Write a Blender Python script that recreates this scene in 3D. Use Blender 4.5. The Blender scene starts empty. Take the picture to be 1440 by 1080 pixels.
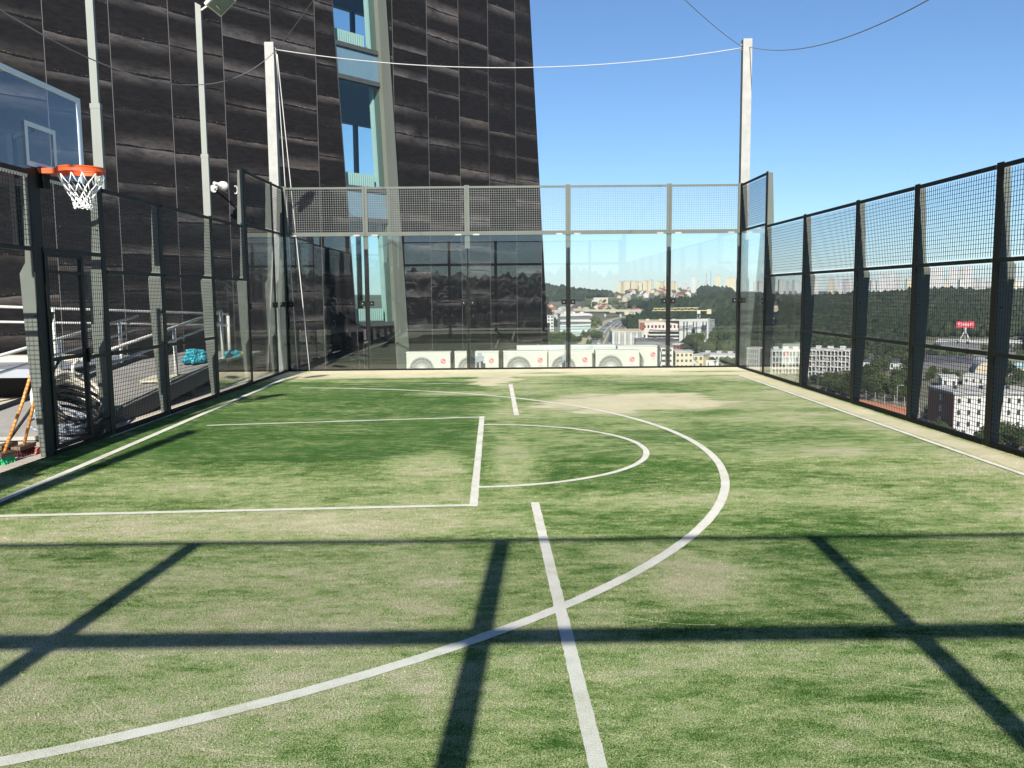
import bpy, bmesh, math, random
import numpy as np
from mathutils import Vector, Matrix, noise as mnoise
R = math.radians
random.seed(7)
rng = np.random.default_rng(11)
S = bpy.context.scene
COL = S.collection

# ------------------------------------------------------------------ camera
F_PX, PITCH, YAW, ROLL = 1199.84, 0.1054766, 0.00637803, -0.00904661
CAM = Vector((-0.11482, -19.14806, 1.69275))
right = Vector((math.cos(YAW), -math.sin(YAW), 0))
fwd0 = Vector((math.sin(YAW), math.cos(YAW), 0))
fwd = fwd0 * math.cos(PITCH) + Vector((0, 0, -1)) * math.sin(PITCH)
up0 = fwd0 * math.sin(PITCH) + Vector((0, 0, 1)) * math.cos(PITCH)
rx = right * math.cos(ROLL) + up0 * math.sin(ROLL)
ux = up0 * math.cos(ROLL) - right * math.sin(ROLL)
cam = bpy.data.cameras.new('camera'); camo = bpy.data.objects.new('camera', cam); COL.objects.link(camo)
m3 = Matrix((rx, ux, -fwd)).transposed()
camo.matrix_world = Matrix.Translation(CAM) @ m3.to_4x4()
cam.sensor_fit = 'HORIZONTAL'; cam.sensor_width = 36.0; cam.lens = F_PX / 1440 * 36
cam.clip_start = 0.05; cam.clip_end = 20000
S.camera = camo

def ray(px, py):
    return rx * ((px - 720) / F_PX) + ux * ((540 - py) / F_PX) + fwd

# ------------------------------------------------------------------ light
SUN_EL, SUN_AZ = R(31.4), R(183.5)
W = bpy.data.worlds.new('World'); S.world = W; W.use_nodes = True
nt = W.node_tree; nt.nodes.clear()
sky = nt.nodes.new('ShaderNodeTexSky'); sky.sky_type = 'NISHITA'; sky.sun_disc = False
sky.sun_elevation = SUN_EL; sky.sun_rotation = SUN_AZ
sky.air_density = 1.0; sky.dust_density = 0.0; sky.ozone_density = 4.0; sky.altitude = 150
bg = nt.nodes.new('ShaderNodeBackground'); bg.inputs['Strength'].default_value = 0.047
wo = nt.nodes.new('ShaderNodeOutputWorld')
gr_ = nt.nodes.new('ShaderNodeMix'); gr_.data_type = 'RGBA'; gr_.blend_type = 'MULTIPLY'; gr_.inputs[0].default_value = 1.0
gr_.inputs[7].default_value = (.96, 1.16, 1.33, 1)
nt.links.new(sky.outputs[0], gr_.inputs[6]); nt.links.new(gr_.outputs[2], bg.inputs[0]); nt.links.new(bg.outputs[0], wo.inputs[0])
sl = bpy.data.lights.new('sun', 'SUN'); sl.energy = 5.0; sl.angle = R(0.5); sl.color = (1.0, 0.95, 0.86)
so = bpy.data.objects.new('sun', sl); COL.objects.link(so)
sd = Vector((-math.sin(SUN_AZ) * math.cos(SUN_EL), -math.cos(SUN_AZ) * math.cos(SUN_EL), -math.sin(SUN_EL)))
so.rotation_euler = sd.to_track_quat('-Z', 'Y').to_euler(); so.location = (-3, -40, 40)
S.view_settings.view_transform = 'Standard'; S.view_settings.look = 'None'
S.view_settings.exposure = 1.05; S.view_settings.gamma = 1
S.cycles.max_bounces = 10; S.cycles.transparent_max_bounces = 48; S.cycles.glossy_bounces = 4
S.cycles.diffuse_bounces = 3

# ------------------------------------------------------------------ materials
class NT:
    def __init__(s, name):
        s.m = bpy.data.materials.new(name); s.m.use_nodes = True
        s.t = s.m.node_tree; s.b = s.t.nodes['Principled BSDF']; s.out = s.t.nodes['Material Output']
    def n(s, typ, **kw):
        x = s.t.nodes.new(typ)
        for k, v in kw.items():
            if k.startswith('i_'):
                key = k[2:]
                key = int(key) if key.isdigit() else key
                x.inputs[key].default_value = v
            else: setattr(x, k, v)
        return x
    def l(s, a, b): s.t.links.new(a, b)
    def math(s, op, a, b=None, c=None):
        x = s.n('ShaderNodeMath', operation=op)
        for i, v in enumerate((a, b, c)):
            if v is None: continue
            if isinstance(v, (int, float)): x.inputs[i].default_value = v
            else: s.l(v, x.inputs[i])
        return x.outputs[0]
    def mix(s, f, a, b):
        x = s.n('ShaderNodeMix', data_type='RGBA')
        for inp, v in ((x.inputs[0], f), (x.inputs[6], a), (x.inputs[7], b)):
            if isinstance(v, (int, float)): inp.default_value = v
            elif isinstance(v, tuple): inp.default_value = (*v, 1) if len(v) == 3 else v
            else: s.l(v, inp)
        return x.outputs[2]
    def ramp(s, v, a, b):
        x = s.n('ShaderNodeMapRange', clamp=True); x.inputs[1].default_value = a; x.inputs[2].default_value = b
        s.l(v, x.inputs[0]); return x.outputs[0]
    def noise(s, vec, scale, detail=4, rough=.6):
        x = s.n('ShaderNodeTexNoise'); x.inputs['Scale'].default_value = scale
        x.inputs['Detail'].default_value = detail; x.inputs['Roughness'].default_value = rough
        if vec is not None: s.l(vec, x.inputs['Vector'])
        return x.outputs[0]
    def pos(s): return s.n('ShaderNodeNewGeometry').outputs['Position']
    def obj(s): return s.n('ShaderNodeTexCoord').outputs['Object']
    def bump(s, h, strength=.3, dist=.01):
        x = s.n('ShaderNodeBump'); x.inputs['Strength'].default_value = strength; x.inputs['Distance'].default_value = dist
        s.l(h, x.inputs['Height']); s.l(x.outputs[0], s.b.inputs['Normal'])

def mat(name, col, rough=.6, metal=0.0, var=.18, scale=6.0, dirt=None, bump=0.0, spec=.5, streak=False):
    N = NT(name); v = N.obj()
    if streak:
        mp = N.n('ShaderNodeMapping'); mp.inputs['Scale'].default_value = (1, 1, .12); N.l(v, mp.inputs[0]); v = mp.outputs[0]
    a = N.noise(v, scale, 5, .65)
    f = N.ramp(a, .25, .75)
    lo = tuple(c * (1 - var) for c in col); hi = tuple(min(1, c * (1 + var)) for c in col)
    c = N.mix(f, lo, hi)
    if dirt:
        b = N.noise(v, scale * .35, 6, .7)
        c = N.mix(N.math('MULTIPLY', N.ramp(b, .5, .75), .6), c, dirt)
    N.l(c, N.b.inputs['Base Color'])
    N.b.inputs['Roughness'].default_value = rough; N.b.inputs['Metallic'].default_value = metal
    N.b.inputs['Specular IOR Level'].default_value = spec
    if bump: N.bump(N.noise(v, scale * 8, 3), bump, .02)
    return N.m

def glass_mat(name, tint, refl=1.0, ior=1.52, wav=0.0):
    N = NT(name); N.t.nodes.remove(N.b)
    tr = N.n('ShaderNodeBsdfTransparent'); tr.inputs[0].default_value = (*tint, 1)
    gl = N.n('ShaderNodeBsdfGlossy'); gl.inputs['Roughness'].default_value = 0.0; gl.inputs[0].default_value = (1, 1, 1, 1)
    fr = N.n('ShaderNodeFresnel'); bf = N.n('ShaderNodeNewGeometry').outputs['Backfacing']; N.l(N.math('MULTIPLY_ADD', bf, 1 / ior - ior, ior), fr.inputs[0])
    if wav:
        b = N.n('ShaderNodeBump'); b.inputs['Strength'].default_value = wav; b.inputs['Distance'].default_value = .02
        N.l(N.noise(N.pos(), .9, 1), b.inputs['Height']); N.l(b.outputs[0], gl.inputs['Normal'])
    mx = N.n('ShaderNodeMixShader'); f = N.math('MINIMUM', N.math('MULTIPLY', fr.outputs[0], refl), 1.0)
    N.l(f, mx.inputs[0]); N.l(tr.outputs[0], mx.inputs[1]); N.l(gl.outputs[0], mx.inputs[2]); N.l(mx.outputs[0], N.out.inputs[0])
    return N.m

M = {}
M['steel'] = mat('grey_green_steel_paint', (.098, .110, .096), .45, 0, .10, 3, dirt=(.10, .105, .095), spec=.2)
M['steel_dark'] = mat('dark_steel', (.010, .012, .0115), .55, 0, .2, 4, spec=.25)  # darker steel tone for court-side flanges, side rails and near wall
M['steel_black'] = mat('black_steel_paint', (.007, .008, .008), .6, 0, .2, 4, spec=.15)
M['wire'] = mat('galvanised_wire', (.13, .14, .135), .5, .2, .1, 3)
M['wire_dark'] = mat('dark_wire', (.014, .017, .017), .5, 0, .1, 3)  # darker wire tone for the side fences and near wall
M['galv'] = mat('galvanised_post_steel', (.27, .27, .255), .6, .0, .2, 4, dirt=(.26, .26, .245), bump=.1)
M['pole'] = mat('pale_pole_paint', (.18, .195, .175), .5, 0, .08, 3, dirt=(.21, .22, .20))
M['rope'] = mat('white_rope', (.40, .40, .39), .9, 0, .15, 20)
M['wirerope'] = mat('thin_steel_wire', (.22, .22, .22), .5, .3, .1, 10)
M['glass'] = glass_mat('court_glass', (.965, .985, .975), 1.55, 1.52)
M['board_glass'] = glass_mat('backboard_glass', (.80, .85, .90), .8)
M['win_glass'] = glass_mat('tinted_window_glass', (.83, .925, .925), 1.0)
M['white_metal'] = mat('white_metal_paint', (.58, .58, .55), .45, 0, .06, 3, dirt=(.52, .51, .47))
M['ac_white'] = mat('ac_white_enamel', (.46, .45, .405), .4, 0, .04, 3, dirt=(.42, .40, .36))
M['ac_grey'] = mat('ac_grille_grey', (.36, .36, .34), .5, 0, .08, 8)
M['ac_dark'] = mat('ac_dark_cavity', (.035, .037, .037), .7)
M['red'] = mat('logo_red', (.55, .035, .07), .45, 0, .05)
M['logo_pale'] = mat('logo_pale', (.75, .70, .68), .5, 0, .03)
M['text_grey'] = mat('text_grey', (.33, .32, .31), .5, 0, .05)
M['rim'] = mat('orange_rim_paint', (.62, .085, .016), .4, 0, .1, 12, dirt=(.5, .08, .02))
M['net'] = mat('white_net_cord', (.78, .78, .78), .9, 0, .08, 30)
M['board_white'] = mat('backboard_white_frame', (.78, .80, .82), .4, 0, .05, 4)
M['concrete'] = mat('pale_concrete', (.50, .44, .36), .85, 0, .18, 1.2, dirt=(.36, .33, .28), bump=.15)
M['ramp'] = mat('grey_ramp_decking', (.26, .25, .23), .8, 0, .2, 2.5, dirt=(.14, .14, .13), bump=.2)
M['slab_side'] = mat('dark_slab_edge', (.085, .087, .085), .8, 0, .2, 3)
M['hollow_dark'] = mat('painted_hollow_dark', (.012, .012, .012), .9)  # near-black colour that paints the dark of hollows
M['sheet'] = mat('pale_sheet_metal', (.28, .30, .34), .4, .2, .1, 2)
M['roofing'] = mat('grey_roofing_felt', (.20, .195, .18), .9, 0, .2, 1.5, dirt=(.13, .12, .11))
M['duct'] = mat('pale_grey_duct', (.45, .46, .44), .5, .2, .1, 2)
M['tarp'] = mat('turquoise_tarpaulin', (.05, .34, .42), .5, 0, .25, 9)
M['yellow'] = mat('yellow_strap', (.60, .42, .05), .6)
M['wood'] = mat('orange_varnished_wood', (.55, .24, .06), .5, 0, .2, 14, streak=True)
M['wood2'] = mat('brown_wood_block', (.13, .085, .055), .6, 0, .25, 12)
M['darkred'] = mat('dark_red_bristles', (.07, .012, .012), .9, 0, .3, 60)
M['green_br'] = mat('green_bristles', (.03, .40, .16), .9, 0, .3, 60)
M['pink_br'] = mat('pink_cloth', (.50, .16, .13), .9, 0, .3, 30)
M['hose_white'] = mat('cream_hose', (.60, .56, .48), .6, 0, .12, 10)
M['hose_blue'] = mat('blue_grey_hose', (.26, .29, .34), .5, 0, .2, 10)
M['hose_black'] = mat('black_cable', (.015, .015, .016), .5, 0, .2, 10)
M['bucket'] = mat('pale_blue_plastic', (.42, .50, .60), .5, 0, .1, 4)
M['card'] = mat('cardboard', (.50, .46, .36), .85, 0, .12, 6)
M['plaster'] = mat('white_plaster', (.46, .49, .45), .8, 0, .05, 2)
M['room_shade'] = mat('painted_room_shade', (.10, .13, .20), .8, 0, .15, 6)  # indoor shade put into a dark blue base colour
M['spandrel'] = mat('blue_grey_spandrel', (.10, .17, .22), .25, 0, .08, 2)
M['mullion'] = mat('dark_window_frame', (.05, .055, .055), .5)
M['frame_steel'] = mat('weathered_frame_steel', (.10, .11, .092), .6, 0, .15, 3, streak=True)
M['light_lens'] = mat('floodlight_lens', (.16, .20, .17), .15)
M['tennis_white'] = mat('chalky_white', (.7, .7, .66), .9)
# city
M['c_white'] = mat('city_white_render', (.39, .39, .37), .85, 0, .06, .15)
M['c_cream'] = mat('city_cream_render', (.38, .33, .235), .85, 0, .08, .15)
M['c_grey'] = mat('city_grey_concrete', (.30, .30, .29), .85, 0, .15, .2)
M['c_dgrey'] = mat('city_dark_cladding', (.09, .09, .095), .7, 0, .2, .2)
M['c_brick'] = mat('city_brown_brick', (.16, .055, .038), .85, 0, .2, 1.0)
M['c_pink'] = mat('city_pink_panels', (.46, .37, .33), .85, 0, .35, .25)
M['c_roof'] = mat('city_flat_roof', (.17, .165, .15), .9, 0, .2, .15)
M['c_droof'] = mat('city_dark_roof', (.055, .055, .06), .8, 0, .2, .2)
M['c_redroof'] = mat('city_red_tiles', (.26, .085, .05), .85, 0, .25, .6)
M['c_glass'] = mat('city_window_glass', (.03, .036, .042), .2, 0, .3, .5)
M['c_teal'] = mat('city_teal_glass', (.22, .33, .32), .25, 0, .2, .3)
M['c_yellow'] = mat('city_yellow_render', (.38, .34, .20), .85, 0, .06, .2)
M['clay'] = mat('orange_clay', (.42, .15, .07), .95, 0, .10, .15)
M['asphalt'] = mat('grey_asphalt', (.11, .11, .11), .9, 0, .15, .05)
M['verge'] = mat('dry_verge', (.30, .27, .17), .95, 0, .2, .05)
M['paint'] = mat('road_paint', (.6, .6, .58), .8)
M['crane'] = mat('crane_yellow', (.46, .40, .20), .6)
M['bark'] = mat('grey_brown_bark', (.10, .075, .05), .9, 0, .3, 2)

def foliage(name, c1, c2, c3, scale, rnd=True):
    N = NT(name)
    p = N.pos(); a = N.ramp(N.noise(p, scale, 3), .3, .7)
    b = N.ramp(N.noise(p, scale * 5, 3), .3, .75)
    c = N.mix(a, c1, c2); c = N.mix(N.math('MULTIPLY', b, .55), c, c3)
    if rnd:
        o = N.n('ShaderNodeObjectInfo').outputs['Random']
        hs = N.n('ShaderNodeHueSaturation'); N.l(c, hs.inputs['Color'])
        N.l(N.math('MULTIPLY_ADD', o, .8, .6), hs.inputs['Value'])
        N.l(N.math('MULTIPLY_ADD', o, -.03, .515), hs.inputs['Hue']); c = hs.outputs[0]
    N.l(c, N.b.inputs['Base Color']); N.b.inputs['Roughness'].default_value = .75
    N.b.inputs['Specular IOR Level'].default_value = .15
    return N.m
M['leaf'] = foliage('tree_leaves', (.031, .050, .016), (.066, .078, .029), (.019, .033, .013), .35)
M['forest'] = foliage('forest_canopy', (.011, .021, .008), (.034, .043, .016), (.006, .012, .006), .03, False)

# ---- facade cladding, dark printed panels with pale streaks and seams
UX, UY = .655, .756
E0 = Vector((1.06, 11.4, 0)); U = Vector((UX, UY, 0)); NI = Vector((-UY, UX, 0))
def facade_material():
    N = NT('charcoal_facade_panels'); p = N.pos()
    sub = N.n('ShaderNodeVectorMath', operation='SUBTRACT'); N.l(p, sub.inputs[0]); sub.inputs[1].default_value = E0
    dot = N.n('ShaderNodeVectorMath', operation='DOT_PRODUCT'); N.l(sub.outputs[0], dot.inputs[0]); dot.inputs[1].default_value = U
    s = dot.outputs['Value']
    z = N.n('ShaderNodeSeparateXYZ'); N.l(p, z.inputs[0]); z = z.outputs[2]
    PW, RH = 1.368, .80
    sp = N.math('DIVIDE', N.math('ADD', s, 1.2), PW)
    pid = N.math('FLOOR', sp); fx = N.math('FRACT', sp)
    def wn(a, b=None, seed=0.0):
        c = N.n('ShaderNodeCombineXYZ'); N.l(a, c.inputs[0])
        if b is not None: N.l(b, c.inputs[1])
        c.inputs[2].default_value = seed
        w = N.n('ShaderNodeTexWhiteNoise', noise_dimensions='3D'); N.l(c.outputs[0], w.inputs['Vector']); return w.outputs['Value']
    sc = N.n('ShaderNodeCombineXYZ'); N.l(s, sc.inputs[0]); N.l(z, sc.inputs[2]); N.l(N.math('MULTIPLY', pid, 7.31), sc.inputs[1])
    mp = N.n('ShaderNodeMapping'); mp.inputs['Scale'].default_value = (.55, 1, 2.6); N.l(sc.outputs[0], mp.inputs[0])
    wob = N.math('SUBTRACT', N.noise(mp.outputs[0], 1.3, 5, .6), .5)
    zz = N.math('ADD', z, N.math('MULTIPLY', wob, .15))
    zz = N.math('ADD', zz, N.math('MULTIPLY', N.math('SUBTRACT', wn(pid, None, 3.0), .5), .55))
    zr = N.math('DIVIDE', zz, RH); rid = N.math('FLOOR', zr); fz = N.math('FRACT', zr)
    rid2 = N.math('FLOOR', N.math('ADD', zr, .5))
    amp = N.ramp(wn(pid, rid2, 1.0), .02, .62)
    side = wn(pid, rid2, 5.0)
    d = N.math('SUBTRACT', zr, rid2)                     # -.5..+.5, crack at 0
    dsc = N.math('DIVIDE', d, N.math('MULTIPLY_ADD', wn(pid, rid2, 9.0), 1.0, .45))
    up = N.math('SUBTRACT', 1.0, N.ramp(dsc, 0.0, .32)); dn = N.ramp(dsc, -.32, 0.0)
    isup = N.math('GREATER_THAN', d, 0.0)
    wu = N.ramp(side, .15, .6); wd = N.math('SUBTRACT', 1.0, N.ramp(side, .55, .95))
    band = N.math('ADD', N.math('MULTIPLY', N.math('MULTIPLY', isup, up), wu),
                  N.math('MULTIPLY', N.math('MULTIPLY', N.math('SUBTRACT', 1.0, isup), dn), wd))
    mp2 = N.n('ShaderNodeMapping'); mp2.inputs['Scale'].default_value = (2.2, 1, 9); N.l(sc.outputs[0], mp2.inputs[0])
    grain = N.noise(mp2.outputs[0], 2.0, 7, .72)
    mpb = N.n('ShaderNodeMapping'); mpb.inputs['Scale'].default_value = (.8, 1, .9); N.l(sc.outputs[0], mpb.inputs[0])
    band = N.math('MULTIPLY', band, N.ramp(N.noise(mpb.outputs[0], 1.0, 4), .28, .54))
    band = N.math('MULTIPLY', N.math('POWER', band, 1.15), N.math('MULTIPLY', amp, N.ramp(grain, .15, .55)))
    base = N.mix(N.ramp(grain, .3, .75), (.0055, .0056, .0064), (.0185, .0172, .0182))
    wv = N.noise(p, .25, 3)
    c = N.mix(N.math('MINIMUM', band, 1.0), base, N.mix(N.ramp(wv, .4, .65), (.102, .094, .095), (.128, .107, .096)))
    crack = N.math('MULTIPLY', N.math('LESS_THAN', N.math('ABSOLUTE', d), N.math('MULTIPLY', N.noise(mp.outputs[0], 6, 3), .05)), N.ramp(amp, .05, .3))
    c = N.mix(crack, c, (.008, .008, .009))
    speck = N.math('MULTIPLY', N.math('LESS_THAN', N.math('ABSOLUTE', N.math('SUBTRACT', d, .03)), .02), N.ramp(N.noise(mp2.outputs[0], 8, 2), .62, .7))
    c = N.mix(N.math('MULTIPLY', speck, .7), c, (.25, .23, .22))
    jw = .0095
    j = N.math('LESS_THAN', fx, jw); j2 = N.math('GREATER_THAN', fx, 1 - jw * .7)
    c = N.mix(j, c, (.15, .142, .14)); c = N.mix(j2, c, (.008, .008, .009))
    N.l(c, N.b.inputs['Base Color']); N.b.inputs['Roughness'].default_value = .6
    N.b.inputs['Specular IOR Level'].default_value = .12
    N.bump(grain, .15, .01)
    return N.m
M['facade'] = facade_material()

# ------------------------------------------------------------------ mesh builder
class MB:
    def __init__(s, o=(0, 0, 0)): s.v = []; s.f = []; s.o = Vector(o); s.n = 0
    def add(s, vs, fs):
        k = len(s.v); s.v.extend([tuple(Vector(v) - s.o) for v in vs]); s.f.extend([tuple(i + k for i in f) for f in fs])
    def box(s, x0, x1, y0, y1, z0, z1):
        s.add([(x0, y0, z0), (x1, y0, z0), (x1, y1, z0), (x0, y1, z0), (x0, y0, z1), (x1, y0, z1), (x1, y1, z1), (x0, y1, z1)],
              [(0, 3, 2, 1), (4, 5, 6, 7), (0, 1, 5, 4), (1, 2, 6, 5), (2, 3, 7, 6), (3, 0, 4, 7)])
        return s
    def bar(s, a, b, w, h, upv=(0, 0, 1)):
        a = Vector(a); b = Vector(b); t = (b - a).normalized(); u = Vector(upv)
        if abs(t.dot(u)) > .99: u = Vector((1, 0, 0))
        r = t.cross(u).normalized(); u = r.cross(t)
        q = [r * (i * w / 2) + u * (j * h / 2) for i, j in ((-1, -1), (1, -1), (1, 1), (-1, 1))]
        s.add([a + k for k in q] + [b + k for k in q], [(0, 1, 2, 3)[::-1], (4, 5, 6, 7), (0, 1, 5, 4), (1, 2, 6, 5), (2, 3, 7, 6), (3, 0, 4, 7)])
        return s
    def tube(s, pts, r, n=8, cap=True):
        pts = [Vector(p) for p in pts]; k = len(pts); vs = []; ref = None
        for i, p in enumerate(pts):
            t = (pts[min(i + 1, k - 1)] - pts[max(i - 1, 0)])
            t = t.normalized() if t.length > 1e-9 else Vector((0, 0, 1))
            if ref is None: ref = Vector((0, 0, 1)) if abs(t.z) < .9 else Vector((1, 0, 0))
            a = t.cross(ref).normalized(); b = a.cross(t); ref = b
            rr = r[i] if isinstance(r, (list, tuple)) else r
            vs += [p + a * rr * math.cos(2 * math.pi * j / n) + b * rr * math.sin(2 * math.pi * j / n) for j in range(n)]
        fs = [(i * n + j, i * n + (j + 1) % n, (i + 1) * n + (j + 1) % n, (i + 1) * n + j) for i in range(k - 1) for j in range(n)]
        if cap: fs += [tuple(range(n))[::-1], tuple((k - 1) * n + j for j in range(n))]
        s.add(vs, fs); return s
    def lathe(s, prof, c, axis=(0, 0, 1), n=24):
        ax = Vector(axis).normalized(); a = ax.orthogonal().normalized(); b = ax.cross(a); c = Vector(c)
        vs = [c + ax * h + (a * math.cos(2 * math.pi * j / n) + b * math.sin(2 * math.pi * j / n)) * r for r, h in prof for j in range(n)]
        k = len(prof)
        fs = [(i * n + j, i * n + (j + 1) % n, (i + 1) * n + (j + 1) % n, (i + 1) * n + j) for i in range(k - 1) for j in range(n)]
        fs += [tuple(range(n))[::-1], tuple((k - 1) * n + j for j in range(n))]
        s.add(vs, fs); return s
    def prism(s, poly, vec):
        k = len(poly); vec = Vector(vec); P = [Vector(p) for p in poly]
        s.add(P + [p + vec for p in P], [tuple(range(k))[::-1], tuple(range(k, 2 * k))] + [(i, (i + 1) % k, k + (i + 1) % k, k + i) for i in range(k)])
        return s
    def build(s, name, m, parent=None, smooth=False, bevel=0):
        me = bpy.data.meshes.new(name); me.from_pydata(s.v, [], s.f)
        bm = bmesh.new(); bm.from_mesh(me)
        bmesh.ops.recalc_face_normals(bm, faces=bm.faces)
        if bevel: bmesh.ops.bevel(bm, geom=bm.edges[:], offset=bevel, segments=2, affect='EDGES', profile=.6, clamp_overlap=True)
        bm.to_mesh(me); bm.free()
        if smooth:
            for p in me.polygons: p.use_smooth = True
        me.materials.append(m)
        o = bpy.data.objects.new(name, me); COL.objects.link(o)
        if parent is not None: o.parent = parent
        return o

def tag(o, label=None, cat=None, group=None, kind=None):
    if label: o['label'] = label
    if cat: o['category'] = cat
    if group: o['group'] = group
    if kind: o['kind'] = kind
    return o
def thing(name, label, cat, loc, group=None, rz=0):
    o = bpy.data.objects.new(name, None); o.empty_display_size = .2; COL.objects.link(o)
    o.location = loc; o.rotation_euler = (0, 0, rz)
    return tag(o, label, cat, group)
def copy_tree(o, loc=None, rz=None, label=None, parent=None):
    c = o.copy(); COL.objects.link(c)
    if parent is not None: c.parent = parent
    if loc is not None: c.location = loc
    if rz is not None: c.rotation_euler = (0, 0, rz)
    if label: c['label'] = label
    for ch in o.children: copy_tree(ch, parent=c)
    return c
def mesh_np(name, v, f, m, parent=None, smooth=False):
    me = bpy.data.meshes.new(name); f = np.asarray(f, np.int32); v = np.asarray(v, np.float32)
    k = f.shape[1]
    me.vertices.add(len(v)); me.vertices.foreach_set('co', v.ravel())
    me.loops.add(f.size); me.loops.foreach_set('vertex_index', f.ravel())
    me.polygons.add(len(f)); me.polygons.foreach_set('loop_start', np.arange(0, f.size, k, dtype=np.int32))
    me.polygons.foreach_set('loop_total', np.full(len(f), k, np.int32))
    me.update(calc_edges=True); me.validate()
    if smooth: me.polygons.foreach_set('use_smooth', np.ones(len(f), bool))
    me.materials.append(m)
    o = bpy.data.objects.new(name, me); COL.objects.link(o)
    if parent is not None: o.parent = parent
    return o

# ------------------------------------------------------------------ terrain
def smooth(a, b, x):
    t = np.clip((x - a) / (b - a), 0, 1); return t * t * (3 - 2 * t)
def hz(x, y):
    x = np.asarray(x, float); y = np.asarray(y, float) + 19.15
    r = np.hypot(x, y); th = np.degrees(np.arctan2(x, y))
    c = np.interp(r, [0, 420, 700, 1000, 1300, 1600, 2000, 6500], [-36, -36, -32, -25, -13, -2, -2, 2])
    q = np.interp(r, [0, 440, 580, 820, 1050, 1400, 6500], [-36, -36, -33, -18, -8, -8, 2])
    b = np.interp(r, [0, 420, 600, 900, 1200, 6500], [-36, -36, -28, 6, 8, 10])
    wc = smooth(-25, -15, th) * (1 - smooth(12.5, 16.5, th)); wb = smooth(70, 110, np.abs(th))
    z = c * wc + q * (1 - wc); z = z * (1 - wb) + b * wb
    return z + (np.sin(x * .011 + 1) * np.sin(y * .009) * 2.5) * smooth(500, 1100, r)
def H(x, y): return float(hz(x, y))
def G(px, py):
    """ground point under a viewing ray (real terrain position)"""
    d = ray(px, py); t = 60.0
    while t < 6000:
        p = CAM + d * t
        if p.z < H(p.x, p.y): break
        t *= 1.004
    return Vector((p.x, p.y, H(p.x, p.y)))
def to_px(p):
    d = Vector(p) - CAM; w = d.dot(fwd)
    return (720 + F_PX * d.dot(rx) / w, 540 - F_PX * d.dot(ux) / w) if w > 0 else (-1e5, -1e5)

th = np.radians(np.arange(0, 360, 1.0)); rr = np.concatenate([[20, 60, 120, 200, 300], np.geomspace(380, 6500, 60)])
TT, RR = np.meshgrid(th, rr); X = RR * np.sin(TT); Y = RR * np.cos(TT) - 19.15
V = np.stack([X, Y, hz(X, Y)], -1).reshape(-1, 3); n_t = len(th)
fi = [[i * n_t + j, i * n_t + (j + 1) % n_t, (i + 1) * n_t + (j + 1) % n_t, (i + 1) * n_t + j] for i in range(len(rr) - 1) for j in range(n_t)]
N = NT('valley_ground'); p_ = N.pos()
a = N.ramp(N.noise(p_, .012, 4), .42, .58); b = N.ramp(N.noise(p_, .05, 4), .4, .65)
c = N.mix(a, (.055, .070, .028), (.16, .15, .11)); c = N.mix(N.math('MULTIPLY', b, .6), c, (.10, .10, .07))
N.l(c, N.b.inputs['Base Color']); N.b.inputs['Roughness'].default_value = .95; N.b.inputs['Specular IOR Level'].default_value = .1
tag(mesh_np('ground', V, fi, N.m, smooth=True), kind='structure')

# ------------------------------------------------------------------ the roof the court stands on
XL, XR = -5.0, 5.1
pb = thing('podium_building', 'tall dark building whose flat roof carries the court', 'building', (0, 0, -36))
o_ = (0, 0, -36)
mb = MB(o_); mb.box(-26, 5.42, -24, 5.2, -36.5, -.52); mb.build('wall', M['c_dgrey'], pb)
mb = MB(o_); mb.box(-26, 5.42, -24, -.0, -.515, -.03); mb.build('roof_slab', M['slab_side'], pb)
mb = MB(o_); mb.box(-26, 4.6, .02, 5.2, -.515, -.47); mb.build('roof_felt', M['roofing'], pb)
mb = MB(); mb.add([(-25.9, -23.9, -.022), (-5.06, -23.9, -.022), (-5.06, -.02, -.022), (-25.9, -.02, -.022)], [(0, 1, 2, 3)])
tag(mb.build('pavement', M['concrete']), kind='structure')

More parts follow.
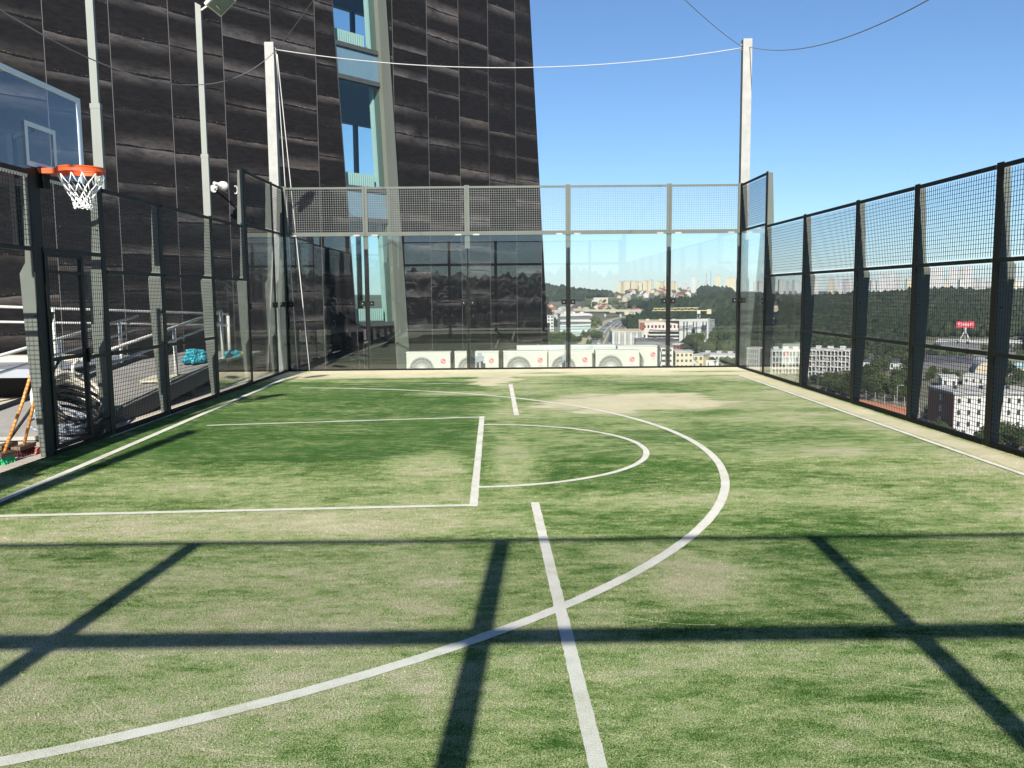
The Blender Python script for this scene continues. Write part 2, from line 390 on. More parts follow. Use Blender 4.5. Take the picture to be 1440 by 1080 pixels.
# ---- turf
def fbm(x, y, o=4, seed=0.0):
    v = 0; a_ = .5; f = 1.0
    for _ in range(o):
        v += a_ * mnoise.noise(Vector((x * f + seed, y * f - seed, seed * 1.7))); a_ *= .5; f *= 2.05
    return v
def ell(x, y, cx, cy, a_, b_, soft=.35):
    d = math.hypot((x - cx) / a_, (y - cy) / b_); return 1 - min(1, max(0, (d - (1 - soft)) / (2 * soft)))
def sst(a_, b_, x):
    t = min(1, max(0, (x - a_) / (b_ - a_))); return t * t * (3 - 2 * t)
def sand_at(x, y):
    n1 = fbm(x * .42, y * .75, 4, 3.1); n2 = fbm(x * .9, y * 2.2, 4, 9.4); n3 = fbm(x * 2.2, y * 6.0, 3, 21.)
    w = n2 * .5 + n3 * .3
    s_ = .50 + .62 * n1 + .42 * n2 + .25 * n3
    green = 0.0
    green = max(green, sst(-.1, -.7, x + .35 * n2) * sst(-11.6, -10.2, y + .9 * n1) * (1 - sst(-2.9, -2.3, y + .25 * n2)))
    green = max(green, .55 * ell(x, y, .9, -10.0, 1.2, 1.9))
    green = max(green, .5 * sst(.2, .8, x) * ell(x, y, 2.2, -3.4, 3.0, .8))
    green = max(green, .55 * ell(x, y, 2.9, -9.0, 1.3, .8)); green = max(green, .5 * ell(x, y, 1.7, -13.2, 1.6, .6))
    green = max(green, .4 * ell(x, y, -1.2, -13.6, 2.2, .5)); green = max(green, .5 * ell(x, y, 2.7, -7.0, .8, .6))
    s_ = s_ * (1 - green) + (.05 + .35 * n1 + .16 * n3) * green
    # worn to the sand
    wear = 0.0
    wear = max(wear, sst(-2.15, -1.55, y + .9 * w))
    wear = max(wear, sst(4.62, 4.72, x + .05 * w) * (1 - .8 * sst(5.0, 5.09, x - .1 * n2)))
    wear = max(wear, ell(x + .4 * n3, y + .5 * n2, -.38, -2.4, .45 + .3 * n2, 1.1 + .6 * n2, .06))
    wear = max(wear, ell(x + .9 * n1 + .9 * n2 + .35 * n3, y + 1.1 * n2 + .35 * n3, 1.75, -6.0, 1.6, 1.2, .2) * (1 if math.hypot(x + .42, y + 9.98) > 1.9 else .1))
    wear = max(wear, .62 * ell(x + .9 * n2, y + .8 * n1 + .5 * n2, 3.5, -6.5, 1.4, .6, .5))
    wear = max(wear, .7 * ell(x, y + .3 * n2, -.9, -10.9, .42, .8, .5)); wear = max(wear, .55 * ell(x, y, -.05, -10.6, .3, 1.9, .6))
    wear = max(wear, .75 * ell(x + .9 * n1 + .5 * n2, y + .8 * n2, .75, -14.1, .42, .6, .4))
    wear = max(wear, .6 * ell(x, y + .3 * n2, -.7, -4.6, .9, .35, .5))
    wear = max(wear, .55 * ell(x, y, -2.7, -11.7, 1.6, .7, .6)); wear = max(wear, .45 * ell(x, y, .45, -15.6, .5, 1.1, .6))
    wear = max(wear, .5 * ell(x, y + .3 * n1, 3.0, -10.6, 1.3, .5, .6)); wear = max(wear, .5 * ell(x, y, 3.5, -8.0, 1.0, .4, .6))
    wear = max(wear, .5 * ell(x, y, -1.7, -14.9, 1.2, .35, .6)); wear = max(wear, .4 * ell(x, y, -2.5, -16.0, 1.3, .35, .6))
    s_ = max(s_, wear + .12 * n3)
    # green islands left in the worn end strip
    isl = ell(x + .3 * n2, y, .75, -1.0, .55, .12, .3) * .8 + ell(x, y, 1.6, -1.6, .7, .14, .4) * .5 + ell(x, y, 4.3, -1.0, .8, .16, .4) * .6
    isl += ell(x + .4 * n2, y + .2 * n2, -2.0, -2.0, 1.3, .22, .3) * .6
    s_ *= 1 - min(1, isl)
    if y < -12.5 and x < -.39: s_ += .11
    return s_
nx_, ny_ = 150, 300
xs = np.linspace(XL - .06, XR + .1, nx_); ys = np.linspace(-20.0, .03, ny_)
V = np.array([(x, y, 0.0) for y in ys for x in xs]); sv = np.array([sand_at(x, y) for y in ys for x in xs], np.float32)
fi = [[j * nx_ + i, j * nx_ + i + 1, (j + 1) * nx_ + i + 1, (j + 1) * nx_ + i] for j in range(ny_ - 1) for i in range(nx_ - 1)]
N = NT('sand_filled_artificial_turf'); p_ = N.pos()
at_ = N.n('ShaderNodeAttribute', attribute_name='sand').outputs['Fac']
mp = N.n('ShaderNodeMapping'); mp.inputs['Scale'].default_value = (1, 2.2, 1); N.l(p_, mp.inputs[0]); q_ = mp.outputs[0]
g1 = N.noise(q_, 4, 6, .75); g2 = N.noise(p_, 45, 4, .8); g3 = N.noise(p_, 150, 3, .8)
mp3 = N.n('ShaderNodeMapping'); mp3.inputs['Scale'].default_value = (1, 1.9, 1); N.l(p_, mp3.inputs[0]); g4 = N.noise(mp3.outputs[0], 9, 5, .75)
mp5 = N.n('ShaderNodeMapping'); mp5.inputs['Scale'].default_value = (1, 1.9, 1); N.l(p_, mp5.inputs[0]); g5 = N.noise(mp5.outputs[0], 1.15, 4, .65)
f = N.math('ADD', at_, N.math('MULTIPLY', N.math('SUBTRACT', g1, .5), 1.35))
f = N.math('ADD', f, N.math('MULTIPLY', N.math('SUBTRACT', g5, .5), .75))
f = N.math('ADD', f, N.math('MULTIPLY', N.math('SUBTRACT', g4, .5), .95))
f = N.math('ADD', f, N.math('MULTIPLY', N.math('SUBTRACT', g2, .5), .9))
f = N.math('ADD', f, N.math('MULTIPLY', N.math('SUBTRACT', g3, .5), 1.7))
gcol = N.mix(N.ramp(N.noise(p_, 1.1, 3), .3, .7), (.026, .086, .011), (.054, .132, .022))
straw = N.mix(N.ramp(g1, .3, .7), (.19, .285, .085), (.34, .385, .175))
scol = N.mix(N.ramp(N.noise(p_, 1.7, 5), .3, .7), (.425, .385, .26), (.52, .475, .335))
c_ = N.mix(N.ramp(f, .04, .46), gcol, straw); c_ = N.mix(N.ramp(f, .46, .98), c_, scol)
dk = N.math('MULTIPLY_ADD', N.ramp(g3, .40, .57), .82, .36)
dk = N.math('ADD', dk, N.math('MULTIPLY', N.ramp(at_, .75, 1.0), N.math('SUBTRACT', 1.02, dk)))
vm = N.n('ShaderNodeVectorMath', operation='SCALE'); N.l(c_, vm.inputs[0]); N.l(dk, vm.inputs['Scale'])
N.l(vm.outputs[0], N.b.inputs['Base Color'])
N.b.inputs['Roughness'].default_value = .85; N.b.inputs['Specular IOR Level'].default_value = .15
N.bump(N.math('ADD', g3, N.math('MULTIPLY', g2, .6)), .55, .012)
turf = tag(mesh_np('artificial_turf', V, fi, N.m, smooth=True), kind='structure')
at = turf.data.attributes.new('sand', 'FLOAT', 'POINT'); at.data.foreach_set('value', sv)

# ---- painted lines
N = NT('worn_white_line'); p_ = N.pos()
g = N.noise(p_, 160, 3, .7); w_ = N.noise(p_, 3.0, 5, .7)
c = N.mix(N.math('MULTIPLY', N.ramp(N.math('ADD', g, N.math('MULTIPLY', w_, .8)), .84, 1.12), .65), (.60, .585, .53), (.27, .28, .15))
N.l(c, N.b.inputs['Base Color']); N.b.inputs['Roughness'].default_value = .9; N.bump(g, .5, .01); M['line'] = N.m
N = NT('faded_white_line'); p_ = N.pos()
g = N.noise(p_, 120, 3, .7); w_ = N.noise(p_, 2.2, 5, .7)
c = N.mix(N.ramp(N.math('ADD', N.math('MULTIPLY', g, .5), w_), .62, .9), (.66, .63, .50), (.15, .19, .055))
N.l(c, N.b.inputs['Base Color']); N.b.inputs['Roughness'].default_value = .9; N.bump(g, .5, .01); M['line_faded'] = N.m
N = NT('pale_scuff'); p_ = N.pos(); g = N.noise(p_, 60, 3, .7)
N.l(N.mix(N.ramp(g, .4, .6), (.17, .23, .08), (.44, .43, .27)), N.b.inputs['Base Color']); N.b.inputs['Roughness'].default_value = .9; M['scuff'] = N.m
ZL = [.004]
LINES = []
def line(pts, w, m='line', step=.05):
    if m == 'line': LINES.append((np.array(pts), w))
    P = [Vector((x, y, 0)) for x, y in pts]; Q = [P[0]]
    for a_, b_ in zip(P, P[1:]):
        k = max(1, int((b_ - a_).length / step)); Q += [a_.lerp(b_, i / k) for i in range(1, k + 1)]
    mb = MB(); vs = []
    for i, q in enumerate(Q):
        t = (Q[min(i + 1, len(Q) - 1)] - Q[max(i - 1, 0)]).normalized(); n = Vector((-t.y, t.x, 0))
        j1, j2 = (random.uniform(-.0022, .0022) for _ in '12'); z = Vector((0, 0, .002 if m == 'scuff' else ZL[0]))
        vs += [q + n * (w / 2 + j1) + z, q - n * (w / 2 + j2) + z]
    mb.add(vs, [(2 * i, 2 * i + 1, 2 * i + 3, 2 * i + 2) for i in range(len(Q) - 1)])
    o = mb.build('scuff_mark' if m == 'scuff' else 'court_line', M[m], turf); ZL[0] += .0 if m == 'scuff' else .0004; return o
line([(-.46, -7.42), (-.39, -12.46)], .068)
line([(-.42, -7.47), (-4.07, -8.0)], .06); line([(-.40, -12.42), (-4.3, -12.62)], .065)
ca, ra = (-.42, -9.98), 1.80
line([(ca[0] + ra * math.cos(t), ca[1] + ra * math.sin(t)) for t in np.linspace(R(90), R(-90), 60)], .062)
c3, r3 = (-4.59, -10.1), 6.61
line([(c3[0] + r3 * math.cos(t), c3[1] + r3 * math.sin(t)) for t in np.linspace(R(84), R(-82), 120)], .075)
line([(-.04, -3.25), (.02, -7.36)], .07); line([(.105, -12.36), (.2, -16.26), (.27, -19.6)], .066)
line([(-4.36, -13.2), (-4.37, -12.11), (-4.65, -1.76)], .085); line([(-4.36, -13.2), (-4.2, -19.6)], .085)
line([(4.62, -1.9), (4.61, -11.5), (4.6, -19.6)], .06)
line([(-3.2, -3.05), (-.75, -3.02)], .05, 'line_faded'); line([(.05, -3.05), (4.5, -3.1)], .05, 'line_faded')
line([(-4.99 + .06, -8.9), (-4.94, -6.0)], .04, 'line_faded')

rs = random.Random(4)
for i in range(14):
    x0, y0 = rs.uniform(-2.6, 1.4), rs.uniform(-16.6, -14.6); a0 = rs.uniform(-.9, -.3); L_ = rs.uniform(.4, 1.3); cv = rs.uniform(-.5, .5)
    line([(x0 + L_ * t * math.cos(a0 + cv * t), y0 + L_ * t * math.sin(a0 + cv * t)) for t in np.linspace(0, 1, 8)], rs.uniform(.006, .012), 'scuff', .04)
# short plastic fibres standing out of the sheet where they are large enough to be seen
def fibres(n, y0, y1, x0, x1, seed, hh, ww):
    rg = np.random.default_rng(seed); x = rg.uniform(x0, x1, n); y = rg.uniform(y0, y1, n)
    ok = np.ones(n, bool)
    for P_, w_ in LINES:
        for a_, b_ in zip(P_, P_[1:]):
            d_ = b_ - a_; L2 = (d_ ** 2).sum(); t = np.clip(((x - a_[0]) * d_[0] + (y - a_[1]) * d_[1]) / L2, 0, 1)
            ds = np.hypot(x - a_[0] - t * d_[0], y - a_[1] - t * d_[1]); ok &= ~((ds < w_ / 2 - .004) & (rg.random(n) < .965))
    ix = np.clip(((x - xs[0]) / (xs[1] - xs[0])).round().astype(int), 0, nx_ - 1); iy = np.clip(((y - ys[0]) / (ys[1] - ys[0])).round().astype(int), 0, ny_ - 1)
    sa = sv.reshape(ny_, nx_)[iy, ix]; ok &= rg.random(n) < np.clip(1.25 - .75 * sa, .12, 1)
    x, y, sa = x[ok], y[ok], sa[ok]; m_ = len(x); an = rg.uniform(0, np.pi, m_); h_ = rg.uniform(*hh, m_); w2 = rg.uniform(.6, 1.2, m_) * ww / 2
    lx, ly = rg.normal(.002, .007, m_), rg.normal(0, .007, m_)
    c_, s_ = np.cos(an) * w2, np.sin(an) * w2; z0 = np.zeros(m_)
    V_ = np.stack([np.stack([x - c_, y - s_, z0 - .001], -1), np.stack([x + c_, y + s_, z0 - .001], -1), np.stack([x + lx, y + ly, h_], -1)], 1).reshape(-1, 3)
    return V_, np.repeat(sa - .10, 3).astype(np.float32)
FV, FS = zip(fibres(330000, -17.2, -14.2, -3.6, 3.8, 1, (.005, .012), .004), fibres(300000, -14.2, -10.5, -5.0, 5.1, 2, (.005, .012), .005))
FV = np.concatenate(FV); FS = np.concatenate(FS)
fo = mesh_np('turf_fibres', FV, np.arange(len(FV)).reshape(-1, 3), turf.data.materials[0]); tag(fo, 'short green plastic fibres of the artificial turf in the foreground', 'turf fibres', kind='stuff')
at = fo.data.attributes.new('sand', 'FLOAT', 'POINT'); at.data.foreach_set('value', FS[:len(fo.data.vertices)])
# ------------------------------------------------------------------ enclosure
def wire_panel(mb, a, b, z0, z1, pitch=.05, r=.0023):
    a = Vector(a); b = Vector(b); L = (b - a).length; t = (b - a) / L; n = Vector((-t.y, t.x, 0))
    k = int(L / pitch)
    for i in range(1, k + 1):
        q = a + t * (i * L / (k + 1)); mb.bar((q.x, q.y, z0), (q.x, q.y, z1), 2 * r, 2 * r)
    k = int((z1 - z0) / pitch)
    for i in range(1, k + 1):
        z = z0 + i * (z1 - z0) / (k + 1); mb.bar(a + n * (1.9 * r) + Vector((0, 0, z)), b + n * (1.9 * r) + Vector((0, 0, z)), 2 * r, 2 * r)
PLATE = [(0, .10), (1.0, .17), (1.95, .195), (2.06, .13), (3.0, .09), (3.05, .14), (4.04, .10)]
def post(par, X, Y, h, sgn, o, fl=.12, mfl='steel_dark', mpl='steel'):
    """T-section post on a side fence: flange on the court face, tapered plate standing outwards"""
    mb = MB(o); x0 = X + sgn * .012
    prof = [(x0, 0)] + [(x0 + sgn * w, z) for z, w in PLATE if z <= h + .01 and not (h < 3.5 and z > 3.02)]
    ztop = min(h, 4.04) if h > 3.5 else 3.0
    prof += [(x0, ztop)]
    mb.prism([(x, Y - .006, z) for x, z in prof], (0, .012, 0)); p1 = mb.build('fence_post', M[mpl], par)
    mb = MB(o); mb.box(X - .006, X + .006, Y - fl / 2, Y + fl / 2, 0, ztop + .02)
    mb.build('flange', M[mfl], p1)
    for z, w in ((.5, .05), (1.5, .06), (2.5, .045)):
        if z < h: mb = MB(o); mb.lathe([(.009, 0), (.009, .006)], (x0 + sgn * w, Y - .006, z), (0, -1, 0), 8); mb.build('bolt', M['steel_black'], p1)
def rail(par, X, y0, y1, z, o, m='steel_dark', hh=.045, d=.03):
    mb = MB(o); mb.box(X - d / 2, X + d / 2, y0 + .063, y1 - .063, z - hh / 2, z + hh / 2); return mb.build('rail', M[m], par)
def side_panel(par, X, y0, y1, z0, z1, o):
    mb = MB(o); wire_panel(mb, (X, y0 + .06, 0), (X, y1 - .06, 0), z0 + .02, z1 - .02)
    return mb.build('mesh_panel', M['wire_dark'], par)
def glass_pane(par, X, y0, y1, z0, z1, o):
    mb = MB(o); mb.box(X - .006, X + .006, y0 + .02, y1 - .02, z0, z1); g_ = mb.build('glass_pane', M['glass'], par)
    return g_
def clamp_at(par, p, ax, o):
    mb = MB(o); a_ = Vector(ax); p = Vector(p)
    mb.box(p.x - .055 if not ax[0] else p.x - .018, p.x + .055 if not ax[0] else p.x + .018,
           p.y - .018 if not ax[0] else p.y - .055, p.y + .018 if not ax[0] else p.y + .055, p.z - .055, p.z + .055)
    c_ = mb.build('glass_clamp', M['steel_black'], par)
    mb = MB(o); mb.lathe([(.008, 0), (.008, .003)], p + a_ * .018, ax, 8); mb.build('screw', M['white_metal'], c_)

def side_fence(name, label, X, sgn, Ys, tall, glass3, door=None):
    o = (X, -10, 0); f = thing(name, label, 'fence', o)
    for i, y in enumerate(Ys):
        post(f, X, y, 4.04 if (y >= tall or y <= -20 - tall + .0) else 3.0, sgn, o, fl=.20 if door and abs(y - door[0]) < .02 else .12)
    for i in range(len(Ys) - 1):
        a_, b_ = Ys[i + 1], Ys[i]            # a_ nearer the camera
        t_ = a_ >= tall - .01
        t2 = b_ <= -20 - tall + .01
        if t_ or t2:
            glass_pane(f, X, a_, b_, .05, 3.0, o); rail(f, X, a_, b_, 3.03, o); rail(f, X, a_, b_, 4.02, o); side_panel(f, X, a_, b_, 3.05, 4.0, o)
            rail(f, X, a_, b_, .025, o, 'steel_black', .05)
            clamp_at(f, (X, a_ + .09, 1.5), (-sgn, 0, 0), o); clamp_at(f, (X, b_ - .09, 1.5), (-sgn, 0, 0), o)
            continue
        is_gate = door and abs(a_ - door[0]) < .02; is_open = door and door[1] <= a_ < door[2]
        rail(f, X, a_, b_, 2.98, o)
        zr_ = 2.2 if (is_gate or is_open) else 2.0
        rail(f, X, a_, b_, zr_, o); side_panel(f, X, a_, b_, zr_ + .02, 2.96, o)
        if i in glass3:
            glass_pane(f, X, a_, b_, .05, 1.98, o); rail(f, X, a_, b_, .03, o, 'steel_black', .06)
            continue
        if is_open:
            yg = -11.15; mb = MB(o)
            for xx in (X + sgn * .05, X + sgn * .88): mb.box(xx - .026, xx + .026, yg - .02, yg + .02, .06, 2.17)
            xa, xb = sorted((X + sgn * .076, X + sgn * .854))
            for za, zb_ in ((2.13, 2.17), (.06, .10), (1.01, 1.05), (1.95, 1.985)): mb.box(xa, xb, yg - .018, yg + .018, za, zb_)
            g_ = mb.build('gate', M['steel_dark'], f)
            mb = MB(o); wire_panel(mb, (xa, yg, 0), (xb, yg, 0), .10, 2.13); mb.build('mesh_panel', M['wire_dark'], g_)
            mb = MB(o); mb.box(X + sgn * .85, X + sgn * .89, yg + .022, yg + .05, .95, 1.11); mb.build('handle', M['steel_black'], g_)
            mb = MB(o); mb.box(X - .03, X + .03, yg - .09, yg - .03, 0, 2.2); mb.build('gate_post', M['steel_dark'], f)
            continue
        if is_gate:
            mb = MB(o); ya, yb = a_ + .10, a_ + .87
            for yy in (ya, yb): mb.box(X - .02, X + .02, yy - .026, yy + .026, .06, 2.17)
            for za, zb_ in ((2.13, 2.17), (.06, .10), (1.01, 1.05), (1.95, 1.985)): mb.box(X - .018, X + .018, ya + .026, yb - .026, za, zb_)
            g_ = mb.build('gate', M['steel_dark'], f)
            mb = MB(o); wire_panel(mb, (X, ya + .026, 0), (X, yb - .026, 0), .10, 2.13); mb.build('mesh_panel', M['wire_dark'], g_)
            mb = MB(o); mb.box(X + .022, X + .05, yb - .01, yb + .01, .95, 1.11); mb.tube([(X + .05, yb, 1.03), (X + .07, yb, 1.03), (X + .07, yb - .12, 1.03)], .009); mb.build('handle', M['steel_black'], g_)
            mb = MB(o); wire_panel(mb, (X, yb + .03, 0), (X, b_ - .06, 0), .05, 2.18); mb.build('mesh_panel', M['wire_dark'], f)
            rail(f, X, yb - .03, b_, 1.0, o); rail(f, X, a_, b_, .025, o, 'steel_black', .04)
            continue
        rail(f, X, a_, b_, 1.0, o); rail(f, X, a_, b_, .03, o, 'steel_black', .06)
        side_panel(f, X, a_, b_, .06, .98, o); side_panel(f, X, a_, b_, 1.02, 1.98, o)
    return f
LY = [-.94, -2.82, -4.75, -6.87, -8.64, -10.09, -12.1, -13.9, -15.9, -17.6, -19.9]
RY = [-.06, -1.91, -4.13, -6.38, -8.21, -10.03, -12.0, -13.9, -15.9, -17.9, -19.9]
side_fence('court_fence', 'grey steel mesh fence with open gate and light poles, in front of the dark tower', XL, -1, [-.06] + LY, -2.9, {2}, (-10.09, -12.2, -12.0))
side_fence('court_fence', 'black mesh fence on the right with the city valley seen through it', XR, 1, RY, -1.95, {1})

def end_wall(name, label, Y, xs_, sgn, front):
    o = (0, Y, 0); f = thing(name, label, 'glass wall', o)
    ms = 'steel' if front else 'steel_dark'
    for i, x in enumerate(xs_):
        mb = MB(o)
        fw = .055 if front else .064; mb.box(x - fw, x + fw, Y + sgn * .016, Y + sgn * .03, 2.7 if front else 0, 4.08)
        mb.prism([(x - .006, Y + sgn * .03, 0), (x - .006, Y + sgn * .15, 0), (x - .006, Y + sgn * .23, 1.95), (x - .006, Y + sgn * .16, 2.06), (x - .006, Y + sgn * .12, 4.08), (x - .006, Y + sgn * .03, 4.08)], (.012, 0, 0))
        p1 = mb.build('wall_post', M[ms], f)
        if front:
            mb = MB(o); mb.box(x - .05, x + .05, Y + sgn * .014, Y + sgn * .032, 0, 2.7); mb.build('lower_flange', M['steel_black'], p1)  # black below, grey above: the glass reflection's change put into the flange colour
        if 0 < i < len(xs_) - 1:
            for k in (-1, 1): clamp_at(f, (x + k * .10, Y - sgn * .012, 1.5), (0, -sgn, 0), o)
        else: clamp_at(f, (x + (.10 if i == 0 else -.10), Y - sgn * .012, 1.5), (0, -sgn, 0), o)
    mesh_m = 'wire' if front else 'wire_dark'; fm = 'steel' if front else 'steel_dark'
    for a_, b_ in zip(xs_, xs_[1:]):
        mb = MB(o); mb.box(a_ + .012, b_ - .012, Y - .006, Y + .006, .04, 2.985); mb.build('glass_pane', M['glass'], f)
        mb = MB(o); e = .045
        mb.box(a_ + .012, b_ - .012, Y - .015, Y + .015, 4.01, 4.055); mb.box(a_ + .012, b_ - .012, Y - .015, Y + .015, 3.03, 3.075)
        mb.box(a_ + .012, a_ + .012 + e, Y - .015, Y + .015, 3.075, 4.01); mb.box(b_ - .012 - e, b_ - .012, Y - .015, Y + .015, 3.075, 4.01)
        p2 = mb.build('panel_frame', M[fm], f)
        mb = MB(o); wire_panel(mb, (a_ + .05, Y, 0), (b_ - .05, Y, 0), 3.07, 4.015, .05, .0024); mb.build('mesh_infill', M[mesh_m], p2)
        mb = MB(o); mb.box(a_ + .012, b_ - .012, Y - .02, Y + .03, 2.99 if front else 2.965, 3.028); mb.build('glass_rail', M[fm], f)
        if front:
            for xx in (a_ + .2, b_ - .2):
                mb = MB(o); mb.box(xx - .07, xx + .07, Y - .026, Y - .0205, 2.985, 3.02); mb.build('joint_plate', M['galv'], f)
        mb = MB(o); mb.box(a_ + .012, b_ - .012, Y - .012, Y + .012, 0.003, .04); mb.build('base_rail', M['steel_black'], f)
    return f
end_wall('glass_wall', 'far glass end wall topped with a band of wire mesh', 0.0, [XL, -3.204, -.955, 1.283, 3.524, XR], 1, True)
end_wall('glass_wall', 'near glass end wall behind the viewer, seen only mirrored in the far glass', -20.0, [-4.9, -2.67, -.56, 1.60, 3.72, XR], -1, False)

# ------------------------------------------------------------------ tall net posts, ropes
def net_post(label, x, y, h=7.17, w=.20):
    f = thing('net_post', label, 'post', (x, y, 0), 'tall galvanised net posts at the court corners')
    mb = MB(); mb.box(-w / 2, w / 2, -.09, .09, 0, h); mb.build('pole', M['galv'], f, bevel=.008)
    mb = MB(); mb.box(-w / 2 - .05, w / 2 + .05, -.14, .14, -.02, .0); mb.build('base_plate', M['galv'], f)
    s_ = 1 if x < 0 else -1
    mb = MB()
    mb.tube([(s_ * (w / 2 + .035 * math.sin(t) - .005), 0, h - .16 + .06 * math.cos(t)) for t in np.linspace(0, math.pi, 10)], .009)
    mb.build('eye_bolt', M['galv'], f)
    return f
net_post('tall galvanised post at the left end of far glass wall, ropes tied on top', -5.20, .15)
net_post('tall galvanised post at the right end of the far glass wall, bare against the sky', 5.21, .15)
net_post('tall galvanised post at the near left corner, casting a shadow along the left line', -4.82, -20.2)
net_post('tall galvanised post at the near right corner behind the viewer', 5.3, -20.2)
def rope(name, label, pts, r, m, group=None):
    c0 = Vector(pts[0]); mb = MB(c0); mb.tube(pts, r, 6); o = mb.build(name, M[m], smooth=True); o.location = c0
    return tag(o, label, 'rope', group)
def sag(a, b, d, n=28, sk=0.0):
    a = Vector(a); b = Vector(b)
    return [a.lerp(b, t) - Vector((0, 0, d * 4 * t * (1 - t))) for t in np.linspace(0, 1, n)]
A_ = (-5.07, .15, 7.03); B_ = (5.08, .15, 6.99)
rope('rope', 'white rope slung across the sky between the two far posts', sag(A_, B_, .40, 40), .010, 'rope')
rope('rope', 'inner of two white ropes hanging from left post to the turf', sag((-5.04, .12, 6.92), (-4.53, -.06, .02), -.06), .010, 'rope')
rope('rope', 'outer of two white ropes hanging from left post to the turf', sag((-5.06, .12, 6.95), (-4.80, -.05, .02), -.02), .010, 'rope')
rope('cable', 'thin wire drooping from left post past the light poles', sag((-5.08, .1, 6.98), (-4.82, -20.2, 7.0), 2.55, 60), .007, 'wirerope')
rope('cable', 'thin wire rising from left post up across the window strip', sag((-5.07, .1, 6.98), (3.8, -20.1, 7.1), .35), .006, 'wirerope')
rope('cable', 'thin wire rising to the left from the right post', sag((5.09, .1, 7.0), (-4.7, -20.1, 7.2), .75), .007, 'wirerope')
rope('cable', 'thin wire drooping to the right from the right post', sag((5.25, .1, 7.0), (5.3, -20.1, 7.05), 1.75, 60), .008, 'wirerope')

# ------------------------------------------------------------------ floodlight poles
def light_pole(label, y, h=6.5, head=True):
    x = -5.13; f = thing('floodlight_pole', label, 'light pole', (x, y, 3.02), 'floodlight poles on the left fence')
    mb = MB((x, y, 3.02)); mb.box(x - .06, x + .06, y - .03, y + .03, 3.025, 4.05); mb.build('pole_base', M['pole'], f, bevel=.006)
    mb = MB((x, y, 3.02)); mb.box(x - .063, x + .063, y - .033, y + .033, 4.0, 4.06)
    mb.prism([(x - .045, y - .025, 4.06), (x + .045, y - .025, 4.06), (x + .045, y - .025, h - .05), (x - .045, y - .025, h)], (0, .05, 0)); mb.build('pole', M['pole'], f)
    if head:
        o = (x, y, 3.02)
        mb = MB(o); mb.bar((x + .045, y, h - .12), (x + .26, y, h + .02), .03, .02); mb.bar((x + .26, y, h + .02), (x + .34, y, h - .10), .18, .012); mb.build('bracket', M['white_metal'], f)
        hd = MB(o); c_ = Vector((x + .36, y - .02, h + .02)); ax = Vector((.62, -.25, -.75)).normalized(); a_ = Vector((.75, -.1, .62)); a_ = (a_ - ax * a_.dot(ax)).normalized(); b_ = ax.cross(a_)
        def fr(w, hh, k): return [c_ + a_ * i * w + b_ * j * hh + ax * k for i, j in ((-1, -1), (1, -1), (1, 1), (-1, 1))]
        rings = fr(.10, .12, -.10) + fr(.19, .22, .0) + fr(.19, .22, .05)
        fs = [(3, 2, 1, 0), (8, 9, 10, 11)] + [(r_ * 4 + i, r_ * 4 + (i + 1) % 4, r_ * 4 + 4 + (i + 1) % 4, r_ * 4 + 4 + i) for r_ in (0, 1) for i in range(4)]
        hd.add(rings, fs); h1 = hd.build('lamp_housing', M['white_metal'], f)
        mb = MB(o); mb.prism(fr(.165, .195, .053), ax * .006); mb.build('lamp_lens', M['light_lens'], h1)
light_pole('slim pale light pole nearest the basketball hoop, running out of the picture top', -8.32)
light_pole('slim pale light pole with its floodlight head in view, beside the wall lamp', -4.49)
light_pole('slim pale light pole on the nearest part of the left fence behind viewer', -15.4)
light_pole('slim pale light pole on the left fence just outside the picture', -11.9)

# ------------------------------------------------------------------ basketball hoop
HX, HY, HZ = -4.605, -9.88, 3.05
o = (-5.01, HY, 2.9); hoop = thing('basketball_hoop', 'basketball hoop with glass backboard, orange rim and white net on the left fence', 'basketball hoop', o)
bx = -5.01; y0, y1, z0, z1 = HY - .9, HY + .9, 2.93, 3.97
mb = MB(o); mb.box(bx - .012, bx, y0 + .02, y1 - .02, z0 + .02, z1 - .02); bb = mb.build('backboard', M['board_glass'], hoop)
def frame(x0, x1, y0, y1, z0, z1, w, name, par, m):
    mb = MB(o); mb.box(x0, x1, y0, y1, z0, z0 + w); mb.box(x0, x1, y0, y1, z1 - w, z1); mb.box(x0, x1, y0, y0 + w, z0 + w, z1 - w); mb.box(x0, x1, y1 - w, y1, z0 + w, z1 - w)
    return mb.build(name, M[m], par)
frame(bx - .02, bx + .008, y0, y1, z0, z1, .05, 'board_frame', bb, 'board_white')
frame(bx + .002, bx + .006, HY - .30, HY + .30, 3.05, 3.50, .05, 'target_square', bb, 'board_white')
mb = MB(o); mb.box(bx - .02, bx + .06, HY - .11, HY + .02, 2.84, 3.06); mb.box(-5.3, bx - .02, HY - .12, HY - .06, 2.86, 2.94); mb.box(-5.3, -5.24, HY - .13, HY - .05, 2.2, 3.4); mb.bar((-5.27, HY - .09, 3.35), (bx - .022, HY - .09, 3.45), .04, .04); mb.build('support_bracket', M['steel_black'], hoop)
mb = MB(o); tt = np.linspace(0, 2 * math.pi, 41)
prof = []
mb.tube([(HX + .229 * math.cos(t), HY + .229 * math.sin(t), HZ) for t in tt], .010, 8, False)
n = 40
for (r0, r1, za, zb) in ((.222, .238, HZ - .045, HZ - .01),):
    ring = []
    for t in tt[:-1]:
        for r_, z in ((r0, za), (r1, za), (r1, zb), (r0, zb)): ring.append((HX + r_ * math.cos(t), HY + r_ * math.sin(t), z))
    mb.add(ring, [(4 * i + k, 4 * ((i + 1) % n) + k, 4 * ((i + 1) % n) + (k + 1) % 4, 4 * i + (k + 1) % 4) for i in range(n) for k in range(4)])
